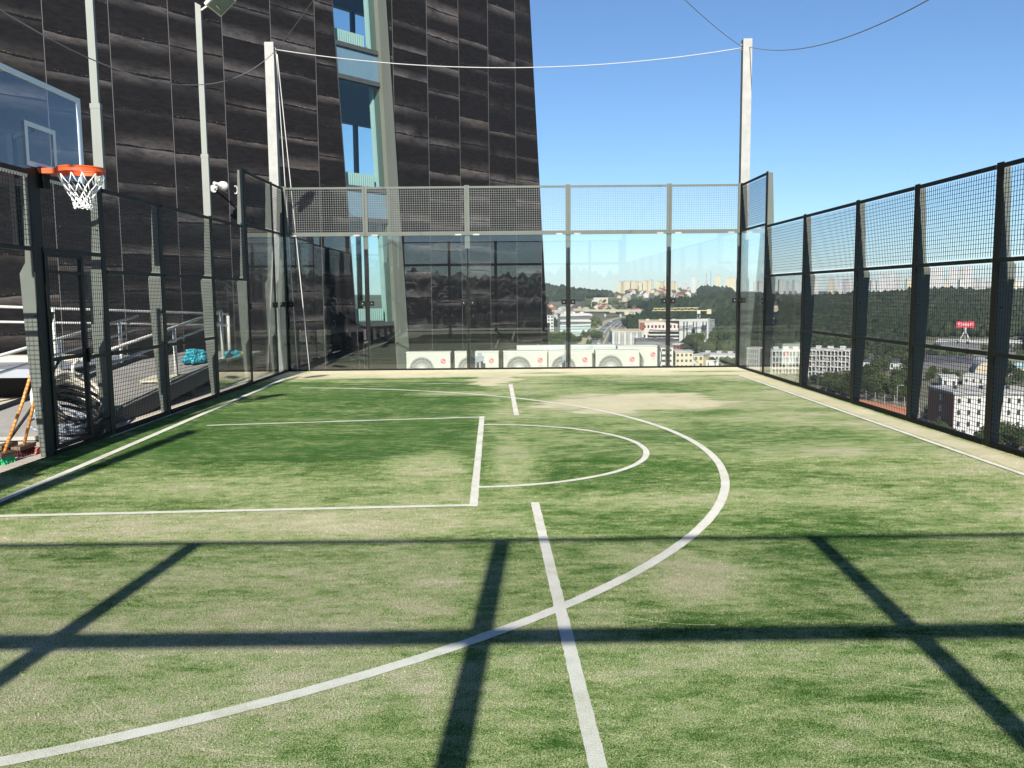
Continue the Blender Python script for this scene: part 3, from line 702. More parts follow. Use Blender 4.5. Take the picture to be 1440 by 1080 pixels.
mb.prism([(bx + .01, HY - .13, HZ - .06), (bx + .01, HY + .13, HZ - .06), (HX - .20, HY + .12, HZ - .06), (HX - .20, HY - .12, HZ - .06)], (0, 0, .055))
mb.build('rim', M['rim'], hoop, smooth=False)
mb = MB(o); NK = 12; lev = 6
def netp(k, l):
    fr_ = l / lev; r_ = .225 * (1 - fr_) + .105 * fr_ if l < 4 else .135 - .012 * (l - 4) - .01
    r_ = [.226, .182, .138, .106, .092, .086, .078][l]
    t = 2 * math.pi * (k + .5 * (l % 2)) / NK
    return Vector((HX + r_ * math.cos(t) + .008 * math.sin(k * 3 + l), HY + r_ * math.sin(t), HZ - .07 - [0, .10, .18, .24, .285, .32, .345][l] + .008 * math.cos(k * 5 + l)))
for l in range(lev):
    for k in range(NK):
        k2 = k if l % 2 == 0 else k + 1
        a_, b1, b2 = netp(k, l), netp((k if l % 2 == 0 else k), l + 1), netp((k - 1 if l % 2 == 0 else k + 1), l + 1)
        for b_ in (b1, b2): mb.tube([a_, a_.lerp(b_, .5) + Vector((0, 0, -.006)), b_], .0055, 5)
mb.build('net', M['net'], hoop, smooth=True)

# ------------------------------------------------------------------ tower with dark cladding
def FP(s, t, z): return E0 + U * s + NI * t + Vector((0, 0, z))
def sE(z): return .54 - (z + .04) * .0803
def sFR(z): return -6.414 - (z - .83) * .0595
def sGR(z): return -6.85 - (z - .82) * .0470
def sL(z): return -8.291 - (z - .99) * .0610
to = FP(-6, 0, -3); tower = thing('tower_building', 'dark clad leaning tower with a narrow glazed stair of windows', 'building', to)
ZB, ZT = -3.0, 21.0
def slab(name, sl_, sr_, z0, z1, t0, t1, m, par=tower):
    mb = MB(to); mb.prism([FP(sl_(z0), t0, z0), FP(sr_(z0), t0, z0), FP(sr_(z1), t0, z1), FP(sl_(z1), t0, z1)], NI * (t1 - t0)); return mb.build(name, M[m], par)
K = lambda v: (lambda z: v)
slab('wall', K(-34), sL, ZB, ZT, 0, 11, 'facade'); slab('wall', sFR, sE, ZB, ZT, 0, .45, 'facade'); slab('end_wall', lambda z: sE(z) - .4, sE, ZB, ZT, .453, 6.2, 'facade')
mb = MB(to); mb.prism([FP(-34, -.15, ZT), FP(sE(ZT) + .15, -.15, ZT), FP(sE(ZT) + .15, 6.3, ZT), FP(-34, 11, ZT)], (0, 0, .5)); mb.build('roof', M['roofing'], tower)
slab('window_frame', lambda z: sGR(z) + .0, lambda z: sFR(z) - .002, ZB, ZT - .01, -.10, .30, 'frame_steel')
slab('window_frame', lambda z: sL(z) + .002, lambda z: sL(z) + .05, ZB, ZT - .01, .02, .14, 'mullion')
# plaster reveal and room linings
slab('reveal', lambda z: sGR(z) - .05, lambda z: sFR(z) - .004, ZB, ZT - .01, .305, .45, 'plaster')
slab('reveal', lambda z: sL(z) + .004, lambda z: sL(z) + .05, ZB, ZT - .01, .145, 4.99, 'plaster')
g0 = lambda z: sL(z) + .055; g1_ = lambda z: sGR(z) - .004; gi = lambda z: sE(z) - .42
slab('plinth', g0, g1_, ZB, .78, .0, .3, 'facade')
for k in range(0, 5):
    zb = .85 + 3.83 * k; zt = zb + 2.97; zs = zb + 3.83     # window zb..zt, spandrel zt..zs
    slab('window', g0, g1_, zb + .06, zt - .06, .06, .075, 'win_glass')
    mb = MB(to)
    for z in (zb, zt):
        mb.prism([FP(g0(z), .0, z - .06), FP(g1_(z), .0, z - .06), FP(g1_(z), .0, z + .06), FP(g0(z), .0, z + .06)], NI * .16)
    mb.build('transom', M['mullion'], tower)
    slab('spandrel_panel', g0, g1_, zt + .06, zs - .06, .05, .12, 'spandrel')
    slab('ceiling', g0, gi, zt + .02, zt + .08, .46, 4.99, 'room_shade'); slab('floor', g0, gi, zs - .10, zs - .02, .46, 4.99, 'plaster'); slab('spandrel_core', g0, g1_, zt + .02, zs - .02, .17, .455, 'room_shade')  # ceiling shade is painted in by its dark blue colour
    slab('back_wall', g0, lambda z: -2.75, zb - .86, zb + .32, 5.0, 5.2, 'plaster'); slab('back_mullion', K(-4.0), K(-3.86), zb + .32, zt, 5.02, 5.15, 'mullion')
    mb = MB(to); a_, b_ = sL(zb) + .12, sL(zb) + 1.22
    mb.prism([FP(a_, .22, zb + .08), FP(b_, .22, zb + .08), FP(b_, .22, zb + .45), FP(a_, .22, zb + .45)], NI * .10)
    for i in range(14):
        s_ = a_ + .04 + i * (b_ - a_ - .08) / 13; mb.prism([FP(s_ - .012, .20, zb + .11), FP(s_ + .012, .20, zb + .11), FP(s_ + .012, .20, zb + .42), FP(s_ - .012, .20, zb + .42)], NI * .02)
    mb.build('radiator', M['plaster'], tower)
    mb = MB(to); mb.lathe([(.16, 0), (.16, .05), (.10, .07)], FP(g1_(zt) - .35, 2.2, zt + .02), (0, 0, -1), 20); mb.build('ceiling_lamp', M['white_metal'], tower)
slab('back_wall', K(-2.748), gi, ZB, ZT - .01, 5.0, 5.2, 'room_shade')  # this stretch of wall coloured dark blue as if unlit
# wall lamp on the cladding
lp = FP(-12.55, 0, 4.28); wl = thing('wall_lamp', 'white spotlight on an arm fixed to the dark cladding', 'lamp', lp)
OUT = -NI
mb = MB(lp); mb.lathe([(.09, 0), (.09, .03)], lp, OUT, 16); mb.tube([lp, lp + OUT * .35 + Vector((0, 0, .05)), lp + OUT * .62], .022, 8); mb.build('arm', M['white_metal'], wl)
hc = lp + OUT * .60 - U * .08
mb = MB(lp); axh = (-U * .9 + Vector((0, 0, .12)) + OUT * .2).normalized()
mb.lathe([(.04, .30), (.04, .26), (.045, .17), (.10, .08), (.115, 0), (.11, -.04), (.07, -.07)], hc, axh, 20); mb.build('lamp_head', M['white_metal'], wl, smooth=True)
mb = MB(lp); rc = hc + U * .30 - Vector((0, 0, .06)); mb.tube([rc + (U * math.cos(t) * .05 + Vector((0, 0, 1)) * math.sin(t) * .09 + OUT * .02) for t in np.linspace(R(-120), R(120), 14)], .014, 8); mb.build('yoke', M['white_metal'], wl)

# ------------------------------------------------------------------ air conditioners
def text_mesh(txt, size, loc, m, par, name='lettering', rot=(R(90), 0, 0), bold=0.0):
    cu = bpy.data.curves.new(name, 'FONT'); cu.body = txt; cu.size = size; cu.align_x = 'CENTER'; cu.align_y = 'CENTER'; cu.extrude = .002; cu.offset = bold
    to_ = bpy.data.objects.new(name, cu); COL.objects.link(to_)
    dg = bpy.context.evaluated_depsgraph_get(); me = bpy.data.meshes.new_from_object(to_.evaluated_get(dg))
    bpy.data.objects.remove(to_); me.materials.clear(); me.materials.append(M[m])
    ob = bpy.data.objects.new(name, me); COL.objects.link(ob); ob.parent = par; ob.location = loc; ob.rotation_euler = rot
    return ob
def make_ac():
    r_ = thing('air_conditioner', 'x', 'air conditioner', (0, 0, 0), 'white air conditioner units behind the far glass')
    w, d, h = 1.04, .36, .80
    mb = MB(); mb.box(0, w, 0, d, .03, h); mb.build('casing', M['ac_white'], r_, bevel=.018)
    mb = MB(); mb.box(-.008, w + .008, -.010, d + .004, h - .012, h + .012); mb.build('lid', M['ac_white'], r_, bevel=.006)
    fx, fz, fr_ = .36, .40, .275
    mb = MB(); mb.lathe([(fr_ + .012, 0), (fr_ + .012, .004)], (fx, -.0005, fz), (0, -1, 0), 48); gr = mb.build('fan_grille', M['ac_dark'], r_)
    mb = MB()
    for k in range(44):
        t = 2 * math.pi * k / 44
        p0 = Vector((fx + .07 * math.cos(t), -.012, fz + .07 * math.sin(t))); p1 = Vector((fx + fr_ * math.cos(t + .16), -.010, fz + fr_ * math.sin(t + .16)))
        mb.bar(p0, p1, .012, .007, (0, 1, 0))
    for q in (.14, .21, .275):
        mb.tube([(fx + q * math.cos(t), -.010, fz + q * math.sin(t)) for t in np.linspace(0, 2 * math.pi, 41)], .005, 5, False)
    mb.build('blade_guard', M['ac_grey'], gr)
    mb = MB(); mb.lathe([(.072, 0), (.072, .016)], (fx, -.0005, fz), (0, -1, 0), 24); mb.build('hub_cap', M['ac_white'], gr)
    mb = MB(); e = .31
    for sx in (-1, 1):
        mb.box(fx + sx * e - .003, fx + sx * e + .003, -.004, .0, fz - e, fz + e)
    mb.box(fx - e, fx + e, -.0042, -.0002, fz + e - .003, fz + e + .003)
    mb.build('panel_seam', M['ac_grey'], r_)
    # round red emblem
    ex, ez = .865, .59
    mb = MB(); mb.lathe([(.060, 0), (.060, .006)], (ex, .0, ez), (0, -1, 0), 32); em = mb.build('emblem', M['red'], r_)
    mb = MB()
    mb.tube([(ex + .043 * math.cos(t), -.007, ez + .043 * math.sin(t)) for t in np.linspace(R(80), R(360), 26)], .0042, 5)
    mb.bar((ex + .012, -.007, ez), (ex + .043, -.007, ez), .008, .004, (0, 1, 0))
    mb.bar((ex, -.007, ez + .026), (ex, -.007, ez - .020), .008, .004, (0, 1, 0)); mb.bar((ex, -.007, ez - .020), (ex + .016, -.007, ez - .020), .008, .004, (0, 1, 0))
    mb.lathe([(.008, 0), (.008, .003)], (ex - .019, -.0055, ez + .018), (0, -1, 0), 12)
    mb.build('emblem_mark', M['logo_pale'], em)
    text_mesh('LG', .075, (ex, -.001, .475), 'text_grey', r_)
    mb = MB()
    for x in (.14, w - .14): mb.box(x - .05, x + .05, -.02, d + .02, 0, .028)
    mb.build('foot', M['ac_grey'], r_)
    mb = MB(); mb.box(w + .002, w + .035, .10, .26, .12, .30); mb.build('valve_cover', M['ac_grey'], r_, bevel=.006)
    mb = MB(); mb.tube([(w + .02, .15, .30), (w + .055, .15, .42), (w + .06, .16, .62), (w + .05, .3, .72), (w + .03, .42, .70)], .013, 8); mb.build('pipe', M['hose_black'], r_, smooth=True)
    mb = MB(); mb.box(w - .055, w - .01, -.012, -.001, .18, .62); mb.build('side_grip', M['ac_white'], r_, bevel=.004)
    return r_
ac = make_ac(); ACZ = -.465
labs = ['white air conditioner standing furthest left, in front of the dark cladding', 'white air conditioner second from left, a grey bracket in front of it',
        'white air conditioner third from left, in front of the pale duct', 'white air conditioner with a glass wall post crossing its fan', 'white air conditioner at the right end of the front row']
for i, x in enumerate((-2.47, -1.335, -.185, .875, 1.99)):
    if i == 0: ac.location = (x, .9, ACZ); ac['label'] = labs[0]
    else: copy_tree(ac, (x, .9 + .01 * i, ACZ), 0, labs[i])
copy_tree(ac, (2.60, 1.62, ACZ + .06), 0, 'white air conditioner standing higher behind the right end of the front row')
duct = thing('air_duct', 'long pale grey duct running behind the row of air conditioners', 'duct', (1.4, 2.5, -.47))
o = (1.4, 2.5, -.47)
mb = MB(o)
mb.box(.15, 2.9, 2.4, 2.8, .16, .38); mb.build('casing', M['duct'], duct, bevel=.01)
for x in (.7, 1.4, 2.1):
    mb = MB(o); mb.box(x - .015, x + .015, 2.385, 2.815, .145, .395); mb.build('flange', M['duct'], duct)
for x in (.4, 1.6, 2.7):
    mb = MB(o); mb.box(x - .03, x + .03, 2.5, 2.7, -.468, .145); mb.build('leg', M['galv'], duct)
for x, lab in ((-.73, 'small grey bracket on a stub in front of second air conditioner from left'), (1.28, 'small grey bracket behind a post in front of fourth air conditioner')):
    c_ = (x, .62, -.47); b_ = thing('pipe_bracket', lab, 'bracket', c_, 'grey brackets in front of the air conditioners')
    mb = MB(c_); mb.box(x - .022, x + .022, .60, .64, -.468, .30); mb.build('stub', M['sheet'], b_)
    mb = MB(c_); mb.box(x - .10, x + .10, .585, .598, .14, .26); mb.build('plate', M['sheet'], b_)
    mb = MB(c_); mb.box(x - .05, x + .05, .586, .60, .262, .33); mb.build('clip', M['sheet'], b_)

# ------------------------------------------------------------------ ramp, rails and clutter left of the court
o = (-6.3, -6, 0); rp = thing('access_ramp', 'grey concrete access ramp climbing beside the left fence', 'ramp', o)
mb = MB(o)
def wedge(mb, x0, x1, ya, yb, za, zb, th_):
    mb.add([(x0, ya, za - th_), (x1, ya, za - th_), (x1, yb, zb - th_), (x0, yb, zb - th_), (x0, ya, za), (x1, ya, za), (x1, yb, zb), (x0, yb, zb)],
           [(0, 3, 2, 1), (4, 5, 6, 7), (0, 1, 5, 4), (1, 2, 6, 5), (2, 3, 7, 6), (3, 0, 4, 7)])
wedge(mb, -7.1, -5.47, -9.0, -2.9, .04, .50, .045); mb.build('deck', M['ramp'], rp)
mb = MB(o); wedge(mb, -5.468, -5.43, -9.0, -2.9, .05, .515, .24); wedge(mb, -7.14, -7.102, -9.0, -2.9, .10, .56, .20); mb.build('edge_beam', M['slab_side'], rp)
mb = MB(o); mb.box(-7.1, -5.42, -2.895, -.5, .455, .50); mb.build('landing', M['ramp'], rp)
mb = MB(o)
for y in (-6.2, -4.4, -2.6, -.8):
    mb.box(-7.0, -5.55, y - .08, y + .08, -.02, .04 + (y + 9.0) / 6.1 * .46 - .05 if y < -2.9 else .45)
mb.build('support', M['slab_side'], rp)
o = (-9.4, -3.6, 0); pl = thing('metal_platform', 'pale sheet metal platform with a dark gap below, left of the ramp', 'platform', o)
mb = MB(o); mb.box(-13, -7.35, -5.2, -1.9, .50, .53); mb.build('deck', M['sheet'], pl)
mb = MB(o); mb.box(-13, -7.34, -5.24, -5.205, .40, .54); mb.build('fascia', M['sheet'], pl)
mb = MB(o); mb.box(-13, -7.35, -4.35, -4.30, -.02, .495); mb.build('shade_panel', M['hollow_dark'], pl)  # black sheet added under the deck to paint the shade there
for x in (-12.5, -10.5, -8.6, -7.45):
    mb = MB(o); mb.box(x - .05, x + .05, -5.15, -5.05, -.02, .495); mb.build('leg', M['steel_black'], pl)
mb = MB(o); mb.box(-11.5, -8.0, -3.4, -2.9, .532, .62); mb.build('plank', M['card'], pl)

def hand_rail(label, posts, up, lo, loop=None):
    c_ = Vector(posts[0][0]); f = thing('handrail', label, 'handrail', c_, 'white tubular handrails by the ramp')
    mb = MB(c_); mb.tube(up, .024, 10); mb.build('top_rail', M['white_metal'], f, smooth=True)
    mb = MB(c_); mb.tube(lo, .021, 10); mb.build('mid_rail', M['white_metal'], f, smooth=True)
    if loop: mb = MB(c_); mb.tube(loop, .022, 10); mb.build('end_loop', M['white_metal'], f, smooth=True)
    for a_, b_ in posts:
        mb = MB(c_); mb.tube([a_, b_], .030, 10); p_ = mb.build('post', M['white_metal'], f, smooth=True)
        mb = MB(c_); mb.lathe([(.06, 0), (.06, .012)], a_, (0, 0, 1), 14); mb.build('base_plate', M['white_metal'], p_)
def lerp3(a, b, t): return Vector(a).lerp(Vector(b), t)
ua, ub = (-5.80, -1.6, 1.33), (-10.6, -7.2, 1.72)
la_, lb = (-5.80, -1.6, 1.10), (-10.6, -7.2, 1.45)
hand_rail('white handrail along the dark cladding, its end post behind the glass corner', [((-5.8, -1.6, .50), (-5.8, -1.6, 1.30)), (lerp3((-5.8, -1.6, .5), (-10.6, -7.2, .5), .46), lerp3(ua, ub, .46)), (lerp3((-5.8, -1.6, .5), (-10.6, -7.2, .5), .62), lerp3(ua, ub, .62))], [ua, ub], [la_, lb])
u1, u2 = Vector((-7.15, -8.8, .75)), Vector((-7.15, -2.75, 1.335)); l1, l2 = u1 - Vector((0, 0, .23)), u2 - Vector((0, 0, .24))
hand_rail('white sloping handrail on the far side of the ramp, joined to two thick posts', [((-7.15, -5.67, .26), (-7.15, -5.67, 1.03)), ((-7.15, -3.53, .42), (-7.15, -3.53, 1.24)), ((-7.15, -8.0, .1), (-7.15, -8.0, .80))], [u1, u2], [l1, l2])
u1, u2 = Vector((-5.6, -8.2, .885)), Vector((-5.6, -2.6, 1.42)); l1, l2 = Vector((-5.6, -8.2, .69)), Vector((-5.6, -2.6, 1.20))
hand_rail('white sloping handrail beside the left fence with a rounded lower end', [((-5.6, -2.62, .50), (-5.6, -2.62, 1.40)), ((-5.6, -5.0, .35), (-5.6, -5.0, 1.17))], [u1, u2], [l1, l2],
          [(-5.6, -8.2 - .16 * math.sin(t), .787 + .098 * math.cos(t)) for t in np.linspace(0, math.pi, 12)])

def crumple(label, c_, sx, sy, sz, m, seed, name, cat):
    bm = bmesh.new(); bmesh.ops.create_icosphere(bm, subdivisions=5, radius=1)
    for v in bm.verts:
        p = v.co.copy(); k = 1 + .38 * mnoise.noise(p * 1.6 + Vector((seed, 0, 0))) + .20 * abs(mnoise.noise(p * 4.3 + Vector((0, seed, 0)))) * 1.4 + .10 * mnoise.noise(p * 9 + Vector((0, 0, seed)))
        v.co = Vector((p.x * sx * k, p.y * sy * k, max(-.02, p.z * sz * k + sz * .35)))
    me = bpy.data.meshes.new(name); bm.to_mesh(me); bm.free(); me.materials.append(M[m])
    ob = bpy.data.objects.new(name, me); COL.objects.link(ob); ob.location = c_
    return tag(ob, label, cat)
crumple('crumpled turquoise tarpaulin lying on the ramp landing', (-5.86, -3.35, .50), .17, .36, .17, 'tarp', 2.0, 'tarpaulin', 'tarpaulin')
crumple('small turquoise cloth bundle at the foot of the end handrail post', (-5.56, -2.15, .50), .13, .26, .09, 'tarp', 6.0, 'cloth_bundle', 'cloth')
mb = MB((-5.5, -1.95, .5)); mb.tube([(-5.5 + .1 * math.cos(t), -1.95 + .16 * math.sin(t), .53 + .03 * math.sin(2 * t)) for t in np.linspace(0, 5.5, 16)], .022, 7)
tag(mb.build('strap', M['yellow'], smooth=True), 'yellow strap coiled beside the small turquoise bundle', 'strap').location = (-5.5, -1.95, .5)
mb = MB((-5.75, -5.2, .36)); wedge(mb, -6.0, -5.50, -5.5, -4.9, .36, .405, .03); tag(mb.build('cardboard_sheet', M['card'], bevel=.004), 'pale cardboard sheet lying flat on the ramp', 'cardboard').location = (-5.75, -5.2, .36)
bk = thing('bucket', 'pale blue plastic tub standing by the fence on the ramp foot', 'bucket', (-5.62, -8.05, .10))
mb = MB(); mb.lathe([(.085, 0), (.10, .24), (.108, .25), (.108, .27), (.09, .27), (.08, .02)], (0, 0, 0), (0, 0, 1), 22); mb.build('body', M['bucket'], bk, smooth=True)
mb = MB(); mb.tube([(.108 * math.cos(t), 0, .25 + .09 * math.sin(t)) for t in np.linspace(0, math.pi, 14)], .004, 5); mb.build('handle', M['white_metal'], bk)

def coil(name, label, c_, R0, r_, turns, m, tilt, seed, hgt=.16, cat='hose'):
    rd = random.Random(seed); pts = []
    rot = Matrix.Rotation(tilt[0], 3, 'X') @ Matrix.Rotation(tilt[1], 3, 'Y')
    n_ = int(turns * 22)
    a1, a2, a3 = rd.random() * 6, rd.random() * 6, rd.random() * 6
    for i in range(n_):
        t = 2 * math.pi * i / 22; k = i / n_
        rad = R0 * (1 + .10 * math.sin(t * .37 + a1) + .07 * math.sin(t * .71 + a2)); z = hgt * (.5 + .5 * math.sin(t * .23 + a3)) + .02
        pts.append(Vector(c_) + rot @ Vector((rad * math.cos(t) + .04 * math.sin(t * .19), rad * 1.05 * math.sin(t), z)))
    pts = [Vector((p.x, p.y, max(p.z, r_ + .0))) for p in pts]
    mb = MB(c_); mb.tube(pts, r_, 8); ob = mb.build(name, M[m], smooth=True); ob.location = c_
    return tag(ob, label, cat)
coil('hose_coil', 'thick coil of cream hose leaning by the gate', (-5.72, -8.35, .28), .42, .024, 9, 'hose_white', (R(18), R(52)), 1, .22)
coil('hose_coil', 'blue grey hose coil lying below the cream coil', (-5.50, -8.98, .10), .26, .018, 6, 'hose_blue', (R(8), R(20)), 2, .18)
coil('cable_coil', 'tangle of black cable beside the gate post', (-5.50, -8.72, .16), .33, .022, 9, 'hose_black', (R(14), R(34)), 3, .26, 'cable')

def broom(label, foot, top, mh, head=None, headm=None, hw=.16):
    foot = Vector(foot); top = Vector(top); f = thing('broom', label, 'broom', foot)
    mb = MB(foot); mb.tube([foot + Vector((0, 0, .10)), foot.lerp(top, .5), top], [.016, .018, .016], 10); mb.build('handle', M[mh], f, smooth=True)
    mb = MB(foot); mb.box(foot.x - .05, foot.x + .05, foot.y - hw, foot.y + hw, foot.z + .07, foot.z + .115); hd = mb.build('head', M['wood2'], f, bevel=.006)
    mb = MB(foot)
    for i in range(26):
        y = foot.y - hw + .02 + i * (2 * hw - .04) / 25
        for x in (-.035, -.012, .012, .035): mb.bar((foot.x + x, y, foot.z + .07), (foot.x + x * 1.6 + random.uniform(-.01, .01), y + random.uniform(-.01, .01), foot.z + .0), .012, .008)
    mb.build('bristles', M[headm], hd)
broom('broom with long orange wooden handle and dark red head leaning on the gate post', (-5.42, -9.87, -.02), (-5.04, -9.80, 1.54), 'wood', True, 'darkred', .16)
broom('broom with black handle and dark red head left of the orange handled broom', (-5.66, -9.80, -.02), (-5.12, -9.55, 1.02), 'hose_black', True, 'darkred', .16)
broom('broom with bright green bristles and brown head standing nearest the open doorway', (-5.37, -10.33, -.02), (-5.10, -9.96, 1.25), 'wood', True, 'green_br', .13)
crumple('dusty pink rag dropped by the gate post', (-5.30, -9.72, -.02), .05, .10, .06, 'pink_br', 4.0, 'rag', 'rag')

# ------------------------------------------------------------------ the city in the valley
FWD2 = Vector((fwd.x, fwd.y, 0)).normalized()
def face_rot(p, extra=0.0):
    """rotation that turns a thing's -Y face to the court, plus its own skew"""
    return math.atan2(-(p.x - CAM.x), (p.y - CAM.y)) + R(extra)
WIN = {}
def win_mesh(w, h, m='c_glass'):
    k = (round(w, 2), round(h, 2), m)
    if k not in WIN:
        mb = MB(); mb.box(-w / 2, w / 2, -.06, .10, 0, h); o = mb.build('window', M[m]); WIN[k] = o.data; bpy.data.objects.remove(o)
    return WIN[k]
def window(par, w, h, x, y, z, rz=0, m='c_glass'):
    o = bpy.data.objects.new('window', win_mesh(w, h, m)); COL.objects.link(o); o.parent = par; o.location = (x, y, z); o.rotation_euler = (0, 0, rz); return o
def block(name, label, cat, pxc, py, wpx, hpx, dep, skew=0, wall='c_white', roof='c_roof', floors=0, cols=0, ww=.55, wh=.5, win='c_glass', group=None, parapet=True, side=0, side_wall=None, z_extra=1.0):
    p = G(pxc, py); dist = (p - CAM).dot(fwd); w = wpx / F_PX * dist; h = hpx / F_PX * dist
    t = thing(name, label, cat, p, group, face_rot(p, skew)); ze = -z_extra
    mb = MB(); mb.box(-w / 2, w / 2, 0, dep, ze, h); mb.build('wall', M[wall], t)
    if side_wall:
        mb = MB(); x = side_wall[1] * (w / 2 + .04); mb.box(min(x, x - .3 * side_wall[1] * 0 + .08 * side_wall[1]), max(x, x + .08 * side_wall[1]), -.05, dep + .05, ze, h - .02); mb.build('end_wall', M[side_wall[0]], t)
    mb = MB(); mb.box(-w / 2 - .25, w / 2 + .25, -.25, dep + .25, h + .002, h + .45)
    if parapet and w > 12:
        for i in range(3): x = (-.3 + .3 * i) * w; mb.box(x - 1.2, x + 1.2, dep * .4, dep * .4 + 2, h + .452, h + 1.7)
    mb.build('roof', M[roof], t)
    if floors:
        fh = h / floors; cw = w / cols
        for f_ in range(floors):
            for c_ in range(cols):
                window(t, cw * ww, fh * wh, -w / 2 + (c_ + .5) * cw, 0, f_ * fh + fh * (1 - wh) * .55, 0, win)
            for c_ in range(side):
                sw = dep / side; s_ = 1 if skew < 0 else -1
                window(t, sw * ww, fh * wh, s_ * w / 2, (c_ + .5) * sw, f_ * fh + fh * (1 - wh) * .55, R(90), win)
    return t, w, h, dist
def gable(label, pxc, py, wpx, hpx, wall, roof, skew, group, dep=1.3):
    p = G(pxc, py); dist = (p - CAM).dot(fwd); w = wpx / F_PX * dist; h = hpx / F_PX * dist; d = w * dep
    t = thing('house', label, 'house', p, group, face_rot(p, skew))
    mb = MB(); mb.prism([(-w / 2, 0, -2), (w / 2, 0, -2), (w / 2, 0, h * .6), (0, 0, h), (-w / 2, 0, h * .6)], (0, d, 0)); mb.build('wall', M[wall], t)
    mb = MB(); e = w * .08; t_ = .25
    for s_ in (-1, 1): mb.prism([(0, -e, h + .02), (s_ * (w / 2 + e), -e, h * .6 - e * .5), (s_ * (w / 2 + e), -e, h * .6 - e * .5 + t_), (0, -e, h + t_ + .02)], (0, d + 2 * e, 0))
    mb.build('roof', M[roof], t)
    if dist < 900:
        window(t, w * .16, h * .2, -w * .2, 0, h * .25); window(t, w * .16, h * .2, w * .2, 0, h * .25)
    return t

# office block with stacked bands, left edge of the view past the tower
t, w, h, dist = block('office_building', 'white stacked office block with glazed bands beside the motorway', 'building', 809, 472, 40, 30, 24, 8, 'c_white', 'c_white')
for k in range(4):
    mb = MB(); z = h * (.08 + .235 * k); q = (k % 2) * .5
    mb.box(-w / 2 - .4 - q, w / 2 + .4 + q, -.9, -.02, z, z + h * .11); mb.build('window_band', M['c_teal' if k < 2 else 'c_dgrey'], t)
    mb = MB(); mb.prism([(-w / 2 - 1, -1.6, z + h * .12), (w / 2 + 1, -1.6, z + h * (.12 + .03 * (1 if k % 2 else -1))), (w / 2 + 1, -1.6, z + h * (.20 + .03 * (1 if k % 2 else -1))), (-w / 2 - 1, -1.6, z + h * .20)], (0, 1.55, 0)); mb.build('balcony_band', M['c_white'], t)
block('apartment_building', 'narrow white tower block right beside the dark cladding edge', 'building', 774, 466, 9, 22, 12, 0, 'c_white', 'c_roof', 5, 2)

# motorway and its bridge
rd_px = [(846, 492), (851, 480), (856, 470), (864, 460), (876, 452), (893, 447.5), (915, 444), (940, 442)]
cl = [G(*q) for q in rd_px]
pts = []
for i in range(len(cl) - 1):
    p0, p1, p2, p3 = cl[max(i - 1, 0)], cl[i], cl[i + 1], cl[min(i + 2, len(cl) - 1)]
    for k in range(10):
        t = k / 10; pts.append(.5 * ((2 * p1) + (p2 - p0) * t + (2 * p0 - 5 * p1 + 4 * p2 - p3) * t * t + (3 * p1 - p0 - 3 * p2 + p3) * t ** 3))
def ribbon(name, m, off, wid, dz):
    vs = []; 
    for i, p in enumerate(pts):
        t = (pts[min(i + 1, len(pts) - 1)] - pts[max(i - 1, 0)]); t.z = 0; t.normalize(); n = Vector((t.y, -t.x, 0))
        for o_ in (off - wid / 2, off + wid / 2):
            q = p + n * o_; vs.append((q.x, q.y, max(H(q.x, q.y), p.z - .5) + dz))
    mb = MB(); mb.add(vs, [(2 * i, 2 * i + 1, 2 * i + 3, 2 * i + 2) for i in range(len(pts) - 1)]); return tag(mb.build(name, M[m]), kind='structure')
ribbon('road_verge', 'verge', 0, 36, .55); ribbon('road', 'asphalt', 0, 24, .70)
for k, o_ in enumerate((-11.2, -4.2, 4.2, 11.2)): ribbon('road_marking', 'paint', o_, .45, .76)
ribbon('road_median', 'verge', 0, 1.6, .80)
pa, pb_ = G(822, 444.5), G(905, 447)
br = thing('bridge', 'pale concrete road bridge crossing over the motorway', 'bridge', (pa + pb_) / 2)
c_ = (pa + pb_) / 2; zb = max(pa.z, pb_.z) + 6
mb = MB(c_); mb.bar((pa.x, pa.y, zb), (pb_.x, pb_.y, zb), 9, 1.4); mb.build('deck', M['c_cream'], br)
mb = MB(c_); n_ = Vector((pb_.y - pa.y, pa.x - pb_.x, 0)).normalized()
if n_.y > 0: n_ = -n_
mb.bar(Vector((pa.x, pa.y, zb + 1.2)) + n_ * 4.3, Vector((pb_.x, pb_.y, zb + 1.2)) + n_ * 4.3, .3, 1.0); mb.build('railing', M['c_grey'], br)
for k in (.12, .36, .62, .88):
    q = pa.lerp(pb_, k); mb = MB(c_); mb.box(q.x - 1, q.x + 1, q.y - 1, q.y + 1, H(q.x, q.y) - 1, zb - .72); mb.build('pier', M['c_grey'], br)
